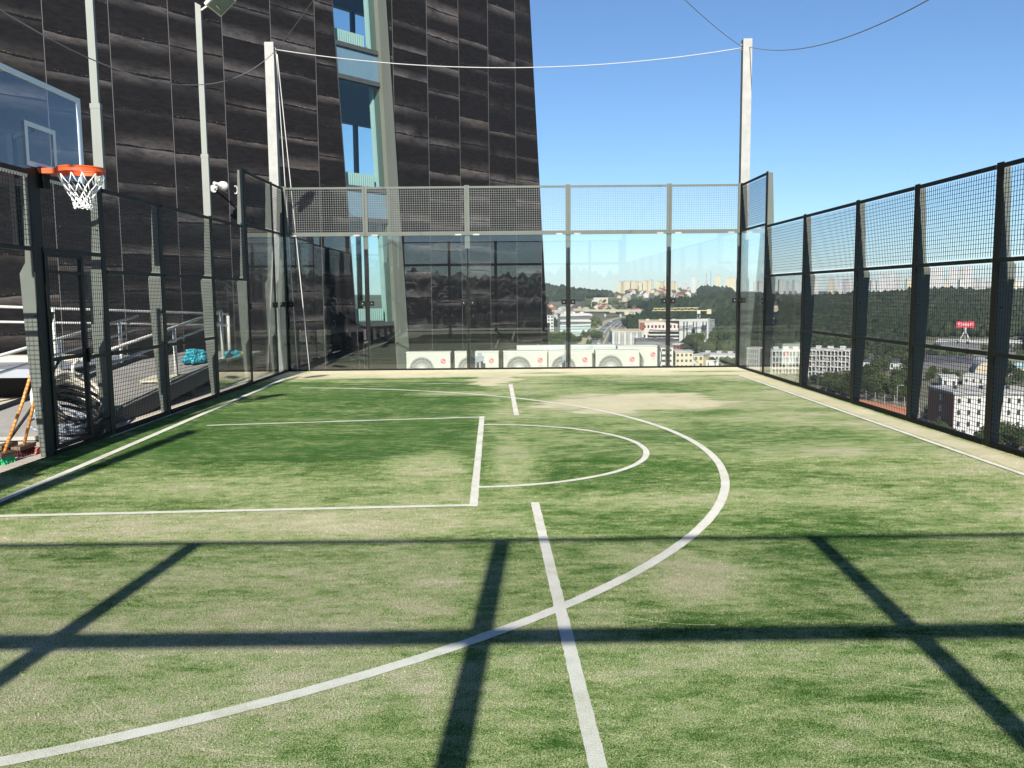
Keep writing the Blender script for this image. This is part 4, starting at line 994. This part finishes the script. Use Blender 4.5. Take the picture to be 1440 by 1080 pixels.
# cars on it
def car_mesh(col, nm):
    mb = MB(); L_, w_ = 4.4, 1.8
    prof = [(-2.2, .35), (2.2, .35), (2.2, .85), (1.3, .95), (.7, 1.45), (-1.1, 1.45), (-1.8, .95), (-2.2, .9)]
    mb.prism([(-w_ / 2, y, z) for y, z in prof], (w_, 0, 0))
    for x in (-.92, .72):
        for y in (-1.35, 1.35): mb.lathe([(.33, 0), (.33, .2)], (x, y, .33), (1, 0, 0), 10)
    return mb.build(nm, M[col])
cols = [('c_white', 'white'), ('c_dgrey', 'dark'), ('c_redroof', 'red'), ('c_grey', 'grey')]
seen = {}
for i in range(22):
    k = random.randrange(3, 44); off = random.choice((-7.5, -2.4, 2.4, 7.5)); m_, nm = cols[random.choice((0, 0, 1, 1, 3, 2, 3))]
    p = pts[k]; t = pts[k + 1] - p; t.z = 0; t.normalize(); n = Vector((t.y, -t.x, 0)); q = p + n * off
    if m_ not in seen: o = car_mesh(m_, 'car'); seen[m_] = o
    else: o = seen[m_].copy(); COL.objects.link(o)
    o.location = (q.x, q.y, max(H(q.x, q.y), p.z - .5) + .72); o.rotation_euler = (0, 0, math.atan2(-t.x, t.y) + (math.pi if off > 0 else 0))
    tag(o, f'tiny {nm} car driving on the curving motorway', 'car', f'{nm} cars on the motorway')

# slatted construction-like complex
def slat_block(label, pxc, py, wpx, hpx, dep, skew, n, roofm, gab=False, base='c_grey'):
    t, w, h, dist = block('office_building', label, 'building', pxc, py, wpx, hpx, dep, skew, base, roofm, parapet=False)
    for i in range(n):
        x = -w / 2 + (i + .5) * w / n; mb = MB(); ww_ = w / n * random.uniform(.16, .24)
        mb.box(x - ww_, x + ww_, -.5, -.02, .3, h - .3); mb.build('facade_fin', M['c_dgrey' if i % 3 else 'c_white'], t)
    return t, w, h
slat_block('low grey office wing with vertical fins, left part of the finned complex', 883, 487, 44, 20, 40, 4, 16, 'c_cream')
t, w, h, dist = block('office_building', 'pinkish unfinished centre block with open parking decks below', 'building', 930, 480, 62, 27, 45, 2, 'c_pink', 'c_cream', 2, 12, .5, .3)
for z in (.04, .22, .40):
    mb = MB(); mb.box(-w * .28, w * .48, -.5, -.02, h * z, h * (z + .09)); mb.build('deck_shade', M['hollow_dark'], t)  # solid black strips paint the shade inside the open decks
    mb = MB(); mb.box(-w * .28, w * .48, -.9, -.52, h * (z + .09), h * (z + .15)); mb.build('deck_edge', M['c_white'], t)
mb = MB(); mb.box(-w * .49, -w * .38, -.8, -.02, h * .62, h * .98); mb.build('red_panel', M['c_brick'], t)
mb = MB(); mb.box(w * .46, w * .50, -1, -.02, 0, h * .98); mb.build('white_pier', M['c_white'], t)
t, w, h = slat_block('tall pale finned office block with a sloping end gable', 975, 481, 40, 29, 30, -10, 9, 'c_white', base='c_white')
p = t.location
mb = MB(); mb.prism([(w / 2 + .3, -.2, -1), (w / 2 + .3, 30.2, -1), (w / 2 + .3, 30.2, h * .45), (w / 2 + .3, 18, h * .75), (w / 2 + .3, -.2, h + .3)], (.5, 0, 0)); mb.build('end_gable', M['c_grey'], t)
mb = MB(); mb.prism([(-w / 2, 0, h + .5), (w / 2, 0, h + .5), (w / 2, 0, h + 1.6), (-w * 1.2, 0, h + .6)], (0, 12, 0)); mb.build('sloped_parapet', M['c_white'], t)
# dark roofed neighbours just beyond the air conditioners
block('warehouse', 'low building with a broad dark roof in front of the finned complex', 'building', 922, 494, 56, 14, 30, 3, 'c_dgrey', 'c_droof', 0, 0)
t, w, h, dist = block('apartment_building', 'white block with dark stacked balconies right behind the end air conditioner', 'building', 933, 519, 26, 30, 12, 4, 'c_white', 'c_roof', 4, 3, .55, .45, 'hollow_dark')
block('apartment_building', 'brown brick building peeping out beyond the white balcony block', 'building', 951, 500, 10, 15, 12, -10, 'c_brick', 'c_white', 2, 2)
block('apartment_building', 'beige apartment building with square dark windows', 'building', 962, 520, 24, 24, 14, 6, 'c_cream', 'c_grey', 3, 4, .5, .45)
block('apartment_building', 'pale yellow apartment building on the right of the beige one', 'building', 982, 518, 14, 18, 14, -14, 'c_yellow', 'c_grey', 2, 2, .5, .45)
gable('grey gabled house between the yellow apartments and the white hall', 974, 519, 13, 15, 'c_grey', 'c_droof', 20, None)
block('hall', 'low white hall with a dark door, on the right of the apartments', 'building', 996, 517, 28, 9, 10, -3, 'c_white', 'c_white', 1, 3, .15, .5, parapet=False)
t, w, h, dist = block('hall', 'long white building on posts with a slanting roofline', 'building', 1008, 512, 54, 13, 8, -16, 'c_white', 'c_grey', 1, 9, .5, .45)
# yellow tower cranes
def crane(label, px, py, hpx, jib_px, back_px, m='crane', t_=.9, group=None):
    p = G(px, py); dist = (p - CAM).dot(fwd); h = hpx / F_PX * dist
    f = thing('tower_crane', label, 'crane', p, group, face_rot(p)); mb = MB()
    for x, y in ((-t_, -t_), (t_, -t_), (t_, t_), (-t_, t_)): mb.bar((x, y, -1), (x, y, h), .25, .25)
    k = int(h / (2 * t_))
    for i in range(k):
        z = i * h / k; z2 = (i + 1) * h / k; s_ = 1 if i % 2 else -1
        mb.bar((-t_ * s_, -t_, z), (t_ * s_, -t_, z2), .18, .18); mb.bar((-t_ * s_, t_, z), (t_ * s_, t_, z2), .18, .18)
    mb.build('mast', M[m if m != 'crane' else 'c_grey'], f)
    jl = jib_px / F_PX * dist; bl = back_px / F_PX * dist; mb = MB(); n = max(6, int(abs(jl) / 4)); s0 = 1 if jl > 0 else -1
    for y in (-.8, .8): mb.bar((0, y, h), (jl, y, h), .3, .3); mb.bar((-s0 * abs(bl), y, h), (0, y, h), .4, .4)
    mb.bar((0, 0, h + 2), (jl * .98, 0, h + 1.6), .3, .3)
    for i in range(n):
        a_, b_ = jl * i / n, jl * (i + 1) / n; mb.bar((a_, -.8, h), ((a_ + b_) / 2, 0, h + 1.9), .2, .2); mb.bar(((a_ + b_) / 2, 0, h + 1.9), (b_, -.8, h), .2, .2)
    mb.build('jib', M[m], f)
    mb = MB(); mb.box(-s0 * abs(bl) - 1.5, -s0 * abs(bl) + 1.5, -1.2, 1.2, h - 2.4, h + .8); mb.build('counterweight', M['c_cream'], f)
    mb = MB(); mb.box(-1.1, 1.1, -2.4, -.9, h - 2.2, h - .1); mb.build('cab', M['c_white'], f)
crane('yellow tower crane reaching left over the trees, in front of the forest', 982, 484, 47, -64, 14)

# white lattice apartment blocks seen through the right fence
def lattice(label, pxc, py, wpx, hpx, dep, skew, nx, nz, seed):
    t, w, h, dist = block('apartment_building', label, 'building', pxc, py, wpx, hpx, dep, skew, 'c_dgrey', 'c_white', parapet=True)
    rd = random.Random(seed); mb = MB()
    for i in range(nx + 1): x = -w / 2 + w * i / nx; mb.box(x - .24, x + .24, -1.3, -.02, -.5, h + .1)
    for k in range(1, nz + 1): z = h * k / nz; mb.box(-w / 2, w / 2, -1.24, -.03, z - .24, z + .24)
    mb.build('facade_grid', M['c_white'], t)
    for k in range(nz):
        for i in range(nx):
            a_ = rd.random(); x = -w / 2 + w * (i + .5) / nx
            if a_ < .42: window(t, w / nx * rd.uniform(.3, .6), h / nz * .75, x + rd.uniform(-.2, .2) * w / nx, -.02, h * k / nz + h / nz * .12, 0, rd.choice(('c_grey', 'c_white', 'c_grey')))
            elif a_ < .70: window(t, w / nx * .6, h / nz * .6, x, -.02, h * k / nz + h / nz * .2)
            elif a_ < .73: window(t, w / nx * .7, h / nz * .6, x, -.02, h * k / nz + h / nz * .2, 0, 'c_redroof')
    if dep:
        mb = MB(); s_ = -1
        for i in range(5): y = dep * i / 4; mb.box(-w / 2 - .5, -w / 2 - .02, y - .3, y + .3, -.5, h)
        for k in range(1, nz + 1): z = h * k / nz; mb.box(-w / 2 - .46, -w / 2 - .03, 0, dep, z - .3, z + .3)
        mb.build('side_grid', M['c_white'], t)
lattice('white grid-fronted apartment block behind the corner glass', 1057, 525, 22, 34, 10, -20, 7, 5, 5)
lattice('white grid-fronted apartment block with one red window, left of the first black post', 1108, 526, 46, 32, 12, 14, 10, 4, 6)
lattice('white grid-fronted apartment block with dark windows, seen through the first mesh panel', 1165, 531, 54, 38, 12, -6, 11, 5, 7)
block('apartment_building', 'small white stair block at the right end of the white grid front', 'building', 1194, 520, 7, 16, 8, 0, 'c_white', 'c_white', 3, 1)
# villa added on the hill, standing in for a reflection in the glass
t, w, h, dist = block('house', 'pale villa with orange upper storey, added for a reflection in the corner glass', 'house', 1084, 455, 17, 24, 9, 12, 'c_white', 'c_cream', 1, 2, .3, .4, parapet=False)
mb = MB(); mb.box(-w / 2 - .6, w / 2 + .6, -1.2, -.02, h * .68, h * .84); mb.build('balcony', M['c_yellow'], t)
mb = MB(); mb.box(-w / 2 - .3, w / 2 + .3, -.7, -.02, h * .88, h * .97); mb.build('eave', M['c_pink'], t)
# red sign on its tripod, standing on a long low hall
hall, w, h, dist = block('hall', 'long low hall with a white roof band, a red sign standing above it', 'building', 1378, 492, 110, 10, 26, 0, 'c_dgrey', 'c_white', parapet=False)
p = hall.location.copy(); zt = p.z + h + .46; sp = G(1356, 492); sp.z = zt
sg = thing('rooftop_sign', 'red sign with white lettering on a pale tripod', 'sign', sp, None, face_rot(sp))
dd = (sp - CAM).dot(fwd); u_ = dd / F_PX
mb = MB()
for a_ in ((-7, 0), (7, 0), (0, 6)): mb.bar((a_[0] * u_, a_[1] * u_, 0), (0 + a_[0] * .12 * u_, a_[1] * .12 * u_, 14 * u_), .7, .7)
mb.box(-1.6 * u_, 1.6 * u_, -.5, .5, 14 * u_, 20 * u_); mb.build('tripod', M['c_grey'], sg)
mb = MB(); mb.box(-11 * u_, 11 * u_, -.6, .6, 20 * u_, 28.5 * u_); pn = mb.build('panel', M['red'], sg)
text_mesh('Casual!?', 5.6 * u_, (0, -.65, 24.3 * u_), 'c_white', pn, 'lettering', (R(90), 0, 0), .05)
# industrial yards
block('warehouse', 'white walled warehouse with a brown roof, above the clay court', 'building', 1248, 519, 66, 9, 22, -6, 'c_white', 'c_droof', 1, 6, .2, .6, parapet=False)
block('warehouse', 'cream walled shed at the left of the brown roofed warehouse', 'building', 1221, 518, 14, 8, 10, 8, 'c_cream', 'c_grey', 1, 2, .3, .5)
block('warehouse', 'wide dark roofed factory hall with one white wall strip', 'building', 1335, 520, 80, 10, 40, -4, 'c_dgrey', 'c_droof', parapet=True)
block('warehouse', 'short white wall strip in front of the dark factory hall', 'building', 1316, 513, 27, 4, 6, -4, 'c_white', 'c_white', parapet=False)
pv = G(1388, 527); du = (pv - CAM).dot(fwd) / F_PX
vt = thing('vaulted_hall', 'cream arched hall end beside the second black post from right', 'building', pv, None, face_rot(pv, 6))
mb = MB(); arc = [(-15 * du, 0, -1), (15 * du, 0, -1)] + [(15 * du * math.cos(t), 0, 17 * du * math.sin(t)) for t in np.linspace(0, math.pi, 18)]
mb.prism(arc, (0, 30, 0)); mb.build('wall', M['c_cream'], vt)
mb = MB(); mb.prism([(15.6 * du * math.cos(t), 0, 17.4 * du * math.sin(t) + .2) for t in np.linspace(0, math.pi, 18)] + [(15.2 * du * math.cos(t), 0, 17.05 * du * math.sin(t) + .1) for t in np.linspace(math.pi, 0, 18)], (0, 31, 0)); mb.build('roof', M['c_grey'], vt)
block('house', 'small white flat roofed house left of two, behind the brick gabled block', 'house', 1335, 546, 20, 14, 12, 6, 'c_white', 'c_white', 1, 2, .3, .4, parapet=False)
block('house', 'white low house right of two, behind the brick gabled block', 'house', 1374, 543, 36, 13, 12, -8, 'c_white', 'c_white', 1, 4, .3, .4, parapet=False)
block('warehouse', 'pale low building with teal stripes at the right edge of the view', 'building', 1432, 530, 40, 12, 20, 0, 'c_cream', 'c_teal', 1, 5, .5, .4)
# brick and white block close below
t, w, h, dist = block('apartment_building', 'white four storey block with a brown brick end and flat roof, close below the fence', 'building', 1402, 622, 122, 66, 15, 26, 'c_white', 'c_roof', 4, 9, .30, .42, 'c_glass')
mb = MB(); mb.box(-w / 2 - .12, -w / 2 - .02, -.1, 15.1, -1, h); ew = mb.build('brick_end', M['c_brick'], t)
for k in range(1, 4): window(t, 1.1, 1.5, -w / 2 - .12, 7.2, h * k / 4 + .9, R(90), 'c_white'); 
mb = MB(); mb.box(-w / 2 - .4, w / 2 + .4, -.4, 15.4, h + .46, h + .8); mb.build('cornice', M['c_grey'], t)
mb = MB(); mb.box(-w / 2 + 2, -w / 2 + 8, -2.4, -.02, -.5, 3.1); mb.build('entrance_porch', M['c_white'], t)
# clay court with fence and lamps
pc = G(1246, 580); du = (pc - CAM).dot(fwd) / F_PX
mb = MB(); q1, q2, q3, q4 = G(1205, 563), G(1286, 577), G(1300, 607), G(1196, 580)
zc = -35.6
mb.add([(q.x, q.y, zc) for q in (q1, q2, q3, q4)], [(0, 1, 2, 3)])
tag(mb.build('clay_court', M['clay']), kind='structure')
for i, (a_, b_) in enumerate(((q1, q2), (q2, q3))):
    f = thing('court_fence', ['tall thin fence along the back of the orange clay court', 'tall thin fence along the right of the orange clay court'][i], 'fence', ((a_ + b_) / 2).to_tuple()); c_ = (a_ + b_) / 2
    for k in range(7):
        q = a_.lerp(b_, k / 6); mb = MB(c_); mb.bar((q.x, q.y, -36.5), (q.x, q.y, -32.3), .12, .12); mb.build('post', M['galv'], f)
    mb = MB(c_)
    for z in np.linspace(-35.6, -32.4, 9): mb.bar((a_.x, a_.y, z), (b_.x, b_.y, z), .03, .03)
    mb.build('wire', M['galv'], f)
def lamp(label, px, py, hpx, m='galv', group='street lamps below the right fence', arm=1.2):
    p = G(px, py); u_ = (p - CAM).dot(fwd) / F_PX; h = hpx * u_; f = thing('street_lamp', label, 'street lamp', p, group, face_rot(p))
    mb = MB(); mb.tube([(0, 0, -1), (0, 0, h - .4), (.15, 0, h), (arm, 0, h + .12)], [.12, .08, .07, .05], 8); mb.build('pole', M[m], f)
    mb = MB(); mb.box(arm - .1, arm + .6, -.15, .15, h + .03, h + .17); mb.build('lamp_head', M['c_white'], f, bevel=.03)
lamp('white street lamp at the right edge of the orange clay court', 1277, 590, 34, 'c_white')
lamp('grey street lamp in front of the trees above the clay court', 1261, 570, 28)
lamp('grey street lamp below the white grid fronted block', 1150, 551, 22)
lamp('white lamp post among the trees beyond the clay court', 1266, 548, 12, 'c_white', None, .5)

# houses on slopes
random.seed(21)
walls = ['c_white', 'c_white', 'c_cream', 'c_yellow', 'c_pink']; roofs = [('c_redroof', 'red'), ('c_droof', 'dark'), ('c_white', 'white'), ('c_redroof', 'red'), ('c_grey', 'grey')]
def cluster(x0, x1, y0, y1, n, w0, w1, where):
    for i in range(n):
        px, py = random.uniform(x0, x1), random.uniform(y0, y1); r_, rn = random.choice(roofs); w_ = random.uniform(w0, w1)
        gable(f'small {rn} roofed house {where}', px, py, w_, w_ * random.uniform(.75, 1.0), random.choice(walls), r_, random.uniform(-50, 50), f'{rn} roofed houses {where}')
cluster(770, 824, 434, 452, 24, 6, 10, 'left of the motorway'); cluster(836, 868, 430, 440, 9, 6, 11, 'above the motorway bridge')
cluster(866, 880, 418, 426, 4, 6, 9, 'high on the left of the central hill'); cluster(886, 972, 412, 420, 22, 5, 9, 'strung along the central hill')
cluster(874, 905, 438, 446, 7, 5, 8, 'right of the motorway bridge'); cluster(915, 970, 404, 411, 9, 5, 8, 'near the crest of the central hill')
block('hall', 'pale blocky house pair on the slope above the motorway', 'house', 845, 427, 20, 8, 12, 10, 'c_cream', 'c_white', 1, 3, .3, .4, parapet=False)
# distant high-rise quarters on the plateau
def highrise_mat(name, col, dark):
    Nn = NT(name); tc = Nn.obj(); br_ = Nn.n('ShaderNodeTexBrick'); mp = Nn.n('ShaderNodeMapping'); 
    sx = Nn.n('ShaderNodeSeparateXYZ'); Nn.l(tc, sx.inputs[0]); cx = Nn.n('ShaderNodeCombineXYZ')
    Nn.l(Nn.math('ADD', sx.outputs[0], sx.outputs[1]), cx.inputs[0]); Nn.l(sx.outputs[2], cx.inputs[1]); Nn.l(cx.outputs[0], br_.inputs['Vector'])
    br_.offset = 0; br_.inputs['Scale'].default_value = 1; br_.inputs['Brick Width'].default_value = 4.2; br_.inputs['Row Height'].default_value = 3; br_.inputs['Mortar Size'].default_value = .9
    br_.inputs['Color1'].default_value = (*dark, 1); br_.inputs['Color2'].default_value = (*[d * 1.4 for d in dark], 1); br_.inputs['Mortar'].default_value = (*col, 1)
    Nn.l(br_.outputs[0], Nn.b.inputs['Base Color']); Nn.b.inputs['Roughness'].default_value = .8; return Nn.m
M['hr_y'] = highrise_mat('yellow_highrise_windows', (.44, .385, .25), (.24, .215, .16)); M['hr_w'] = highrise_mat('white_highrise_windows', (.42, .41, .385), (.20, .21, .225)); M['hr_g'] = highrise_mat('grey_highrise_windows', (.40, .38, .35), (.14, .14, .15))
def tower_px(px, wpx, ytop, r_, m, label, group, skew=0, cat='high-rise'):
    d = ray(px, 405); d.z = 0; d.normalize(); p = Vector((CAM.x, CAM.y, 0)) + d * r_; p.z = H(p.x, p.y)
    top = CAM + ray(px, ytop) * (r_ / math.hypot(*ray(px, ytop).xy)); w = wpx / F_PX * r_; h = max(6, top.z - p.z)
    t = thing('high_rise', label, cat, p, group, face_rot(p, skew))
    mb = MB(); mb.box(-w / 2, w / 2, 0, w * .7, -6, h); mb.build('wall', M[m], t)
    mb = MB(); mb.box(-w / 2 - .4, w / 2 + .4, -.4, w * .7 + .4, h + .02, h + 1); mb.box(-w * .15, w * .15, w * .2, w * .45, h + 1.02, h + 4); mb.build('roof', M['c_grey'], t)
random.seed(33)
px = 871
while px < 919: 
    w_ = random.uniform(2.6, 6); tower_px(px, w_, random.uniform(393.5, 398), 2350 + random.uniform(-80, 80), 'hr_y', 'sunlit yellow high-rise in the left cluster on the central crest', 'yellow high-rises left of the crest', random.uniform(-30, 30)); px += w_ * .85
px = 926
while px < 952:
    w_ = random.uniform(2.6, 6); tower_px(px, w_, random.uniform(394, 398), 2400 + random.uniform(-80, 80), 'hr_y', 'sunlit yellow high-rise in the small cluster by the third glass post', 'yellow high-rises by the third glass post', random.uniform(-30, 30)); px += w_ * .9
for px, w_, yt, m, lab in ((975, 5, 389, 'hr_w', 'lone white high-rise between two clusters on the crest'), (982, 3.5, 396, 'hr_g', 'short grey high-rise beside the lone white one'), (1009.5, 7, 387.5, 'hr_y', 'tall cream high-rise under the distant crane'), (1027, 13, 391, 'hr_y', 'broad cream high-rise next to the corner post'), (963, 6, 399, 'hr_g', 'low grey high-rise on the crest'), (992, 5, 399.5, 'hr_w', 'low white high-rise between the lone tower and the crane')):
    tower_px(px, w_, yt, 2500, m, lab, None)
for px, ht, lab in ((993.5, 388, 'thin dark chimney left on the crest'), (999.5, 385, 'thin dark chimney right on the crest')):
    d = ray(px, 405); d.z = 0; d.normalize(); p = Vector((CAM.x, CAM.y, 0)) + d * 2500; p.z = H(p.x, p.y); u_ = 2500 / F_PX
    mb = MB(p); mb.tube([p, p + Vector((0, 0, (413 - ht) * u_ - p.z + 1.7))], [2.2, 1.4], 12); o = mb.build('chimney', M['c_grey']); o.location = p; tag(o, lab, 'chimney')
crane('distant yellow tower crane above the cream high-rise on the crest', 1008, 399, 16, 26, 6, 'crane', 1.6)
px = 1048
for grp, xa, xb, ya, yb, m_ in (('small pale blocks on the skyline behind the corner glass', 1050, 1125, 393, 397, 'hr_w'), ('pale skyline blocks beyond the first mesh panel', 1140, 1212, 391.5, 396, 'hr_w'), ('pale skyline blocks beyond the second mesh panel', 1216, 1298, 391.5, 396, 'hr_w'), ('pale skyline blocks beyond the third mesh panel', 1304, 1440, 392, 396, 'hr_w')):
    px = xa
    while px < xb:
        w_ = random.uniform(3, 7.5); tower_px(px, w_, random.uniform(ya, yb), 2500 + random.uniform(-250, 250), random.choice((m_, m_, 'hr_g', 'hr_y')), 'one of the ' + grp, grp, random.uniform(-35, 35)); px += w_ * random.uniform(1.1, 2.9)
for px, w_, yt, m_, lab in ((1238, 4, 385, 'hr_w', 'slim pale tower left of the twin-stepped one'), (1251, 9, 383, 'hr_w', 'stepped pale tower seen through the second mesh panel'), (1262, 6, 390, 'hr_g', 'grey tower right of the stepped pale one'), (1315, 17, 377, 'hr_w', 'broad pale tower with dark windows, leftmost of the tall group'), (1339, 10, 377, 'hr_w', 'tall pale tower in the middle of the tall group'), (1352, 8, 377, 'hr_g', 'grey tower squeezed between two pale towers'), (1361, 9, 375, 'hr_w', 'tallest pale tower, right end of the tall group')):
    tower_px(px, w_, yt, 2300, m_, lab, None)

# ------------------------------------------------------------------ trees
def leaf_crown(seed, n=2600):
    rg = np.random.default_rng(seed); nb = 9
    bc = rg.normal(0, .42, (nb, 3)) * np.array([1, 1, .75]); br_ = rg.uniform(.35, .62, nb)
    k = rg.integers(0, nb, n); d = rg.normal(0, 1, (n, 3)); d /= np.linalg.norm(d, axis=1)[:, None]
    p = bc[k] + d * (br_[k] * rg.uniform(.75, 1.05, n))[:, None]
    nrm = d + rg.normal(0, .55, (n, 3)); nrm /= np.linalg.norm(nrm, axis=1)[:, None]
    a_ = np.cross(nrm, rg.normal(0, 1, (n, 3))); a_ /= np.linalg.norm(a_, axis=1)[:, None]; b_ = np.cross(nrm, a_)
    s_ = rg.uniform(.05, .11, n)[:, None]
    V_ = np.stack([p - a_ * s_, p + b_ * s_ * .7, p + a_ * s_, p - b_ * s_ * .7], 1).reshape(-1, 3)
    return V_, np.arange(4 * n).reshape(-1, 4)
CROWNS = []
for sd in range(6):
    v_, f_ = leaf_crown(100 + sd); o = mesh_np('crown', v_, f_, M['leaf']); CROWNS.append(o.data); bpy.data.objects.remove(o)
mb = MB(); mb.tube([(0, 0, -.12), (.02, .01, .25), (-.01, 0, .55)], [.05, .035, .02], 8)
for a_, z_ in ((.4, .30), (2.3, .36), (4.3, .42)): mb.tube([(0, 0, z_ - .08), (.16 * math.cos(a_), .16 * math.sin(a_), z_ + .14)], [.022, .01], 6)
o = mb.build('trunk', M['bark']); TRUNK = o.data; bpy.data.objects.remove(o)
def tree(p, h, w, label, group):
    t = thing('tree', label, 'tree', p, group, random.uniform(0, 6.28))
    c = bpy.data.objects.new('crown', random.choice(CROWNS)); COL.objects.link(c); c.parent = t; c.scale = (w / 2, w / 2, h * .46); c.location = (0, 0, h * .56)
    k = bpy.data.objects.new('trunk', TRUNK); COL.objects.link(k); k.parent = t; k.scale = (h, h, h)
random.seed(5)
FAR = []
def grove(poly, n, hpx, where, asp=(.75, 1.15)):
    x0, x1, y0, y1 = poly
    for i in range(n):
        px, py = random.uniform(x0, x1), random.uniform(y0, y1); p = G(px, py); u_ = (p - CAM).dot(fwd) / F_PX
        h = random.uniform(*hpx) * u_; h = min(h, 17)
        if hpx[1] <= 9.5: FAR.append((p, h)); continue
        tree(p, h, h * random.uniform(*asp), 'green leafy tree ' + where, 'trees ' + where)
grove((1206, 1282, 528, 566), 26, (18, 30), 'above the orange clay court'); grove((1132, 1202, 534, 560), 18, (12, 22), 'below the white grid fronted block')
grove((1060, 1128, 532, 548), 8, (7, 12), 'by the path behind the corner fence')
grove((1302, 1345, 596, 640), 8, (24, 34), 'in front of the brown brick end'); grove((1352, 1392, 628, 660), 7, (22, 34), 'at the foot of the white four storey block')
grove((1408, 1440, 600, 640), 9, (26, 40), 'by the right edge below the fence'); grove((1396, 1440, 528, 556), 8, (14, 22), 'behind the right end of the white block')
grove((1210, 1300, 492, 510), 24, (9, 14), 'between the forest and the warehouses'); grove((1125, 1210, 484, 498), 18, (8, 13), 'between the forest and the white grid blocks')
grove((1304, 1345, 524, 540), 8, (9, 14), 'among the small white houses'); grove((1300, 1440, 494, 508), 20, (8, 12), 'along the factory hall')
grove((770, 845, 474, 489), 20, (8, 14), 'in front of the white office block'); grove((771, 828, 452, 464), 12, (7, 12), 'behind the white office block')
grove((768, 795, 482, 492), 5, (12, 18), 'just beyond the pale duct'); grove((893, 918, 484, 496), 3, (8, 12), 'against the finned office wing')
grove((960, 1040, 482, 500), 26, (11, 20), 'right of the finned complex'); grove((1000, 1040, 505, 520), 8, (10, 16), 'by the corner post below the white hall')
grove((770, 834, 447, 470), 22, (6, 10), 'around the white office block'); grove((884, 930, 449, 462), 16, (6, 10), 'on the verge right of the motorway bend'); grove((826, 846, 448, 470), 9, (5, 8), 'on the verge left of the motorway bend'); grove((822, 905, 424, 443), 26, (5, 9), 'among the houses above the bridge'); grove((868, 985, 403, 422), 60, (4, 7), 'among the houses of the central hill')
grove((868, 900, 455, 468), 9, (6, 11), 'right of the motorway'); grove((905, 1040, 446, 474), 55, (9, 16), 'behind the finned complex')
grove((828, 842, 455, 474), 6, (5, 9), 'left of the motorway verge'); grove((1045, 1075, 500, 520), 6, (10, 14), 'between the grid fronted blocks')

# far woods read as one mass
bm = bmesh.new(); bmesh.ops.create_icosphere(bm, subdivisions=1, radius=1); bm.verts.ensure_lookup_table()
IV = np.array([v.co[:] for v in bm.verts]); IF = np.array([[v.index for v in f.verts] for f in bm.faces]); bm.free()
ex = [(770, 826, 424, 466), (828, 884, 420, 492), (834, 872, 418, 436), (862, 982, 406, 421), (868, 882, 412, 428), (868, 910, 434, 449), (910, 975, 401, 408), (1073, 1096, 424, 462), (1300, 1445, 474, 500)]
def woods(name, label, th0, th1, r0, r1, n, s0, s1, seed, check=True):
    rg = np.random.default_rng(seed); t_ = np.radians(rg.uniform(th0, th1, n)); r_ = np.sqrt(rg.uniform(r0 ** 2, r1 ** 2, n))
    x = r_ * np.sin(t_); y = r_ * np.cos(t_) - 19.15; z = hz(x, y); s_ = rg.uniform(s0, s1, n) * (.8 + .45 * np.sin(x * .021) * np.sin(y * .017))
    keep = []
    for i in range(n):
        if check:
            q = to_px((x[i], y[i], z[i] + 6)); b_ = to_px((x[i], y[i], z[i]))
            if any(a_ - 2 < q[0] < c_ + 2 and (e_ < q[1] < g_ or e_ < b_[1] < g_) for a_, c_, e_, g_ in ex): continue
            if q[1] > 470 and q[0] < 1042: continue
        keep.append(i)
    k = np.array(keep); m_ = len(k); nv = len(IV)
    nf = 1 + .34 * rg.standard_normal((m_, nv)).clip(-1.5, 1.5) * .8
    P = IV[None] * nf[..., None] * np.stack([s_[k], s_[k], s_[k] * rg.uniform(1.0, 1.5, m_)], -1)[:, None]
    P += np.stack([x[k], y[k], z[k] + s_[k] * 1.05], -1)[:, None]
    F_ = (IF[None] + (np.arange(m_) * nv)[:, None, None]).reshape(-1, 3)
    o = mesh_np(name, P.reshape(-1, 3), F_, M['forest'], smooth=False); return tag(o, label, 'forest', None, 'stuff')
k_ = len(FAR); rg = np.random.default_rng(77); n_l = 5; PV = []; PF = []
for i, (p, h) in enumerate(FAR):
    for j in range(n_l):
        c_ = np.array(p) + np.array([rg.normal(0, h * .2), rg.normal(0, h * .2), h * rg.uniform(.3, .75)]); r_ = h * rg.uniform(.22, .36)
        PF.append(IF + len(PV) * len(IV)); PV.append(IV * (1 + .28 * rg.standard_normal(len(IV)).clip(-1.6, 1.6))[:, None] * r_ + c_)
tag(mesh_np('woodland', np.concatenate(PV), np.concatenate(PF), M['leaf']), 'scattered far bushes and treetops between motorway, houses and hill', 'woodland', None, 'stuff')
woods('forest', 'dark wooded hillside filling the right of the valley', 13.5, 36, 545, 1120, 15000, 2.0, 5.2, 1)
woods('forest', 'dark wooded hills beyond the motorway in the centre of the valley', 1.5, 14.8, 690, 1680, 16000, 2.6, 6.2, 2)
woods('forest', 'dark wooded ridge behind the viewer, mirrored in the far glass', 110, 250, 640, 960, 5000, 6, 10, 3, False)

# ------------------------------------------------------------------ thin air between here and the far hills
hb = MB(); hb.box(-6800, 6800, -6800, 6800, -60, 130)
Nh = NT('thin_haze'); Nh.t.nodes.remove(Nh.b); pv_ = Nh.n('ShaderNodeVolumePrincipled')
pv_.inputs['Color'].default_value = (.75, .85, 1.0, 1); pv_.inputs['Density'].default_value = .000085; pv_.inputs['Anisotropy'].default_value = .0
Nh.l(pv_.outputs[0], Nh.out.inputs['Volume'])
tag(hb.build('haze', Nh.m), kind='stuff')
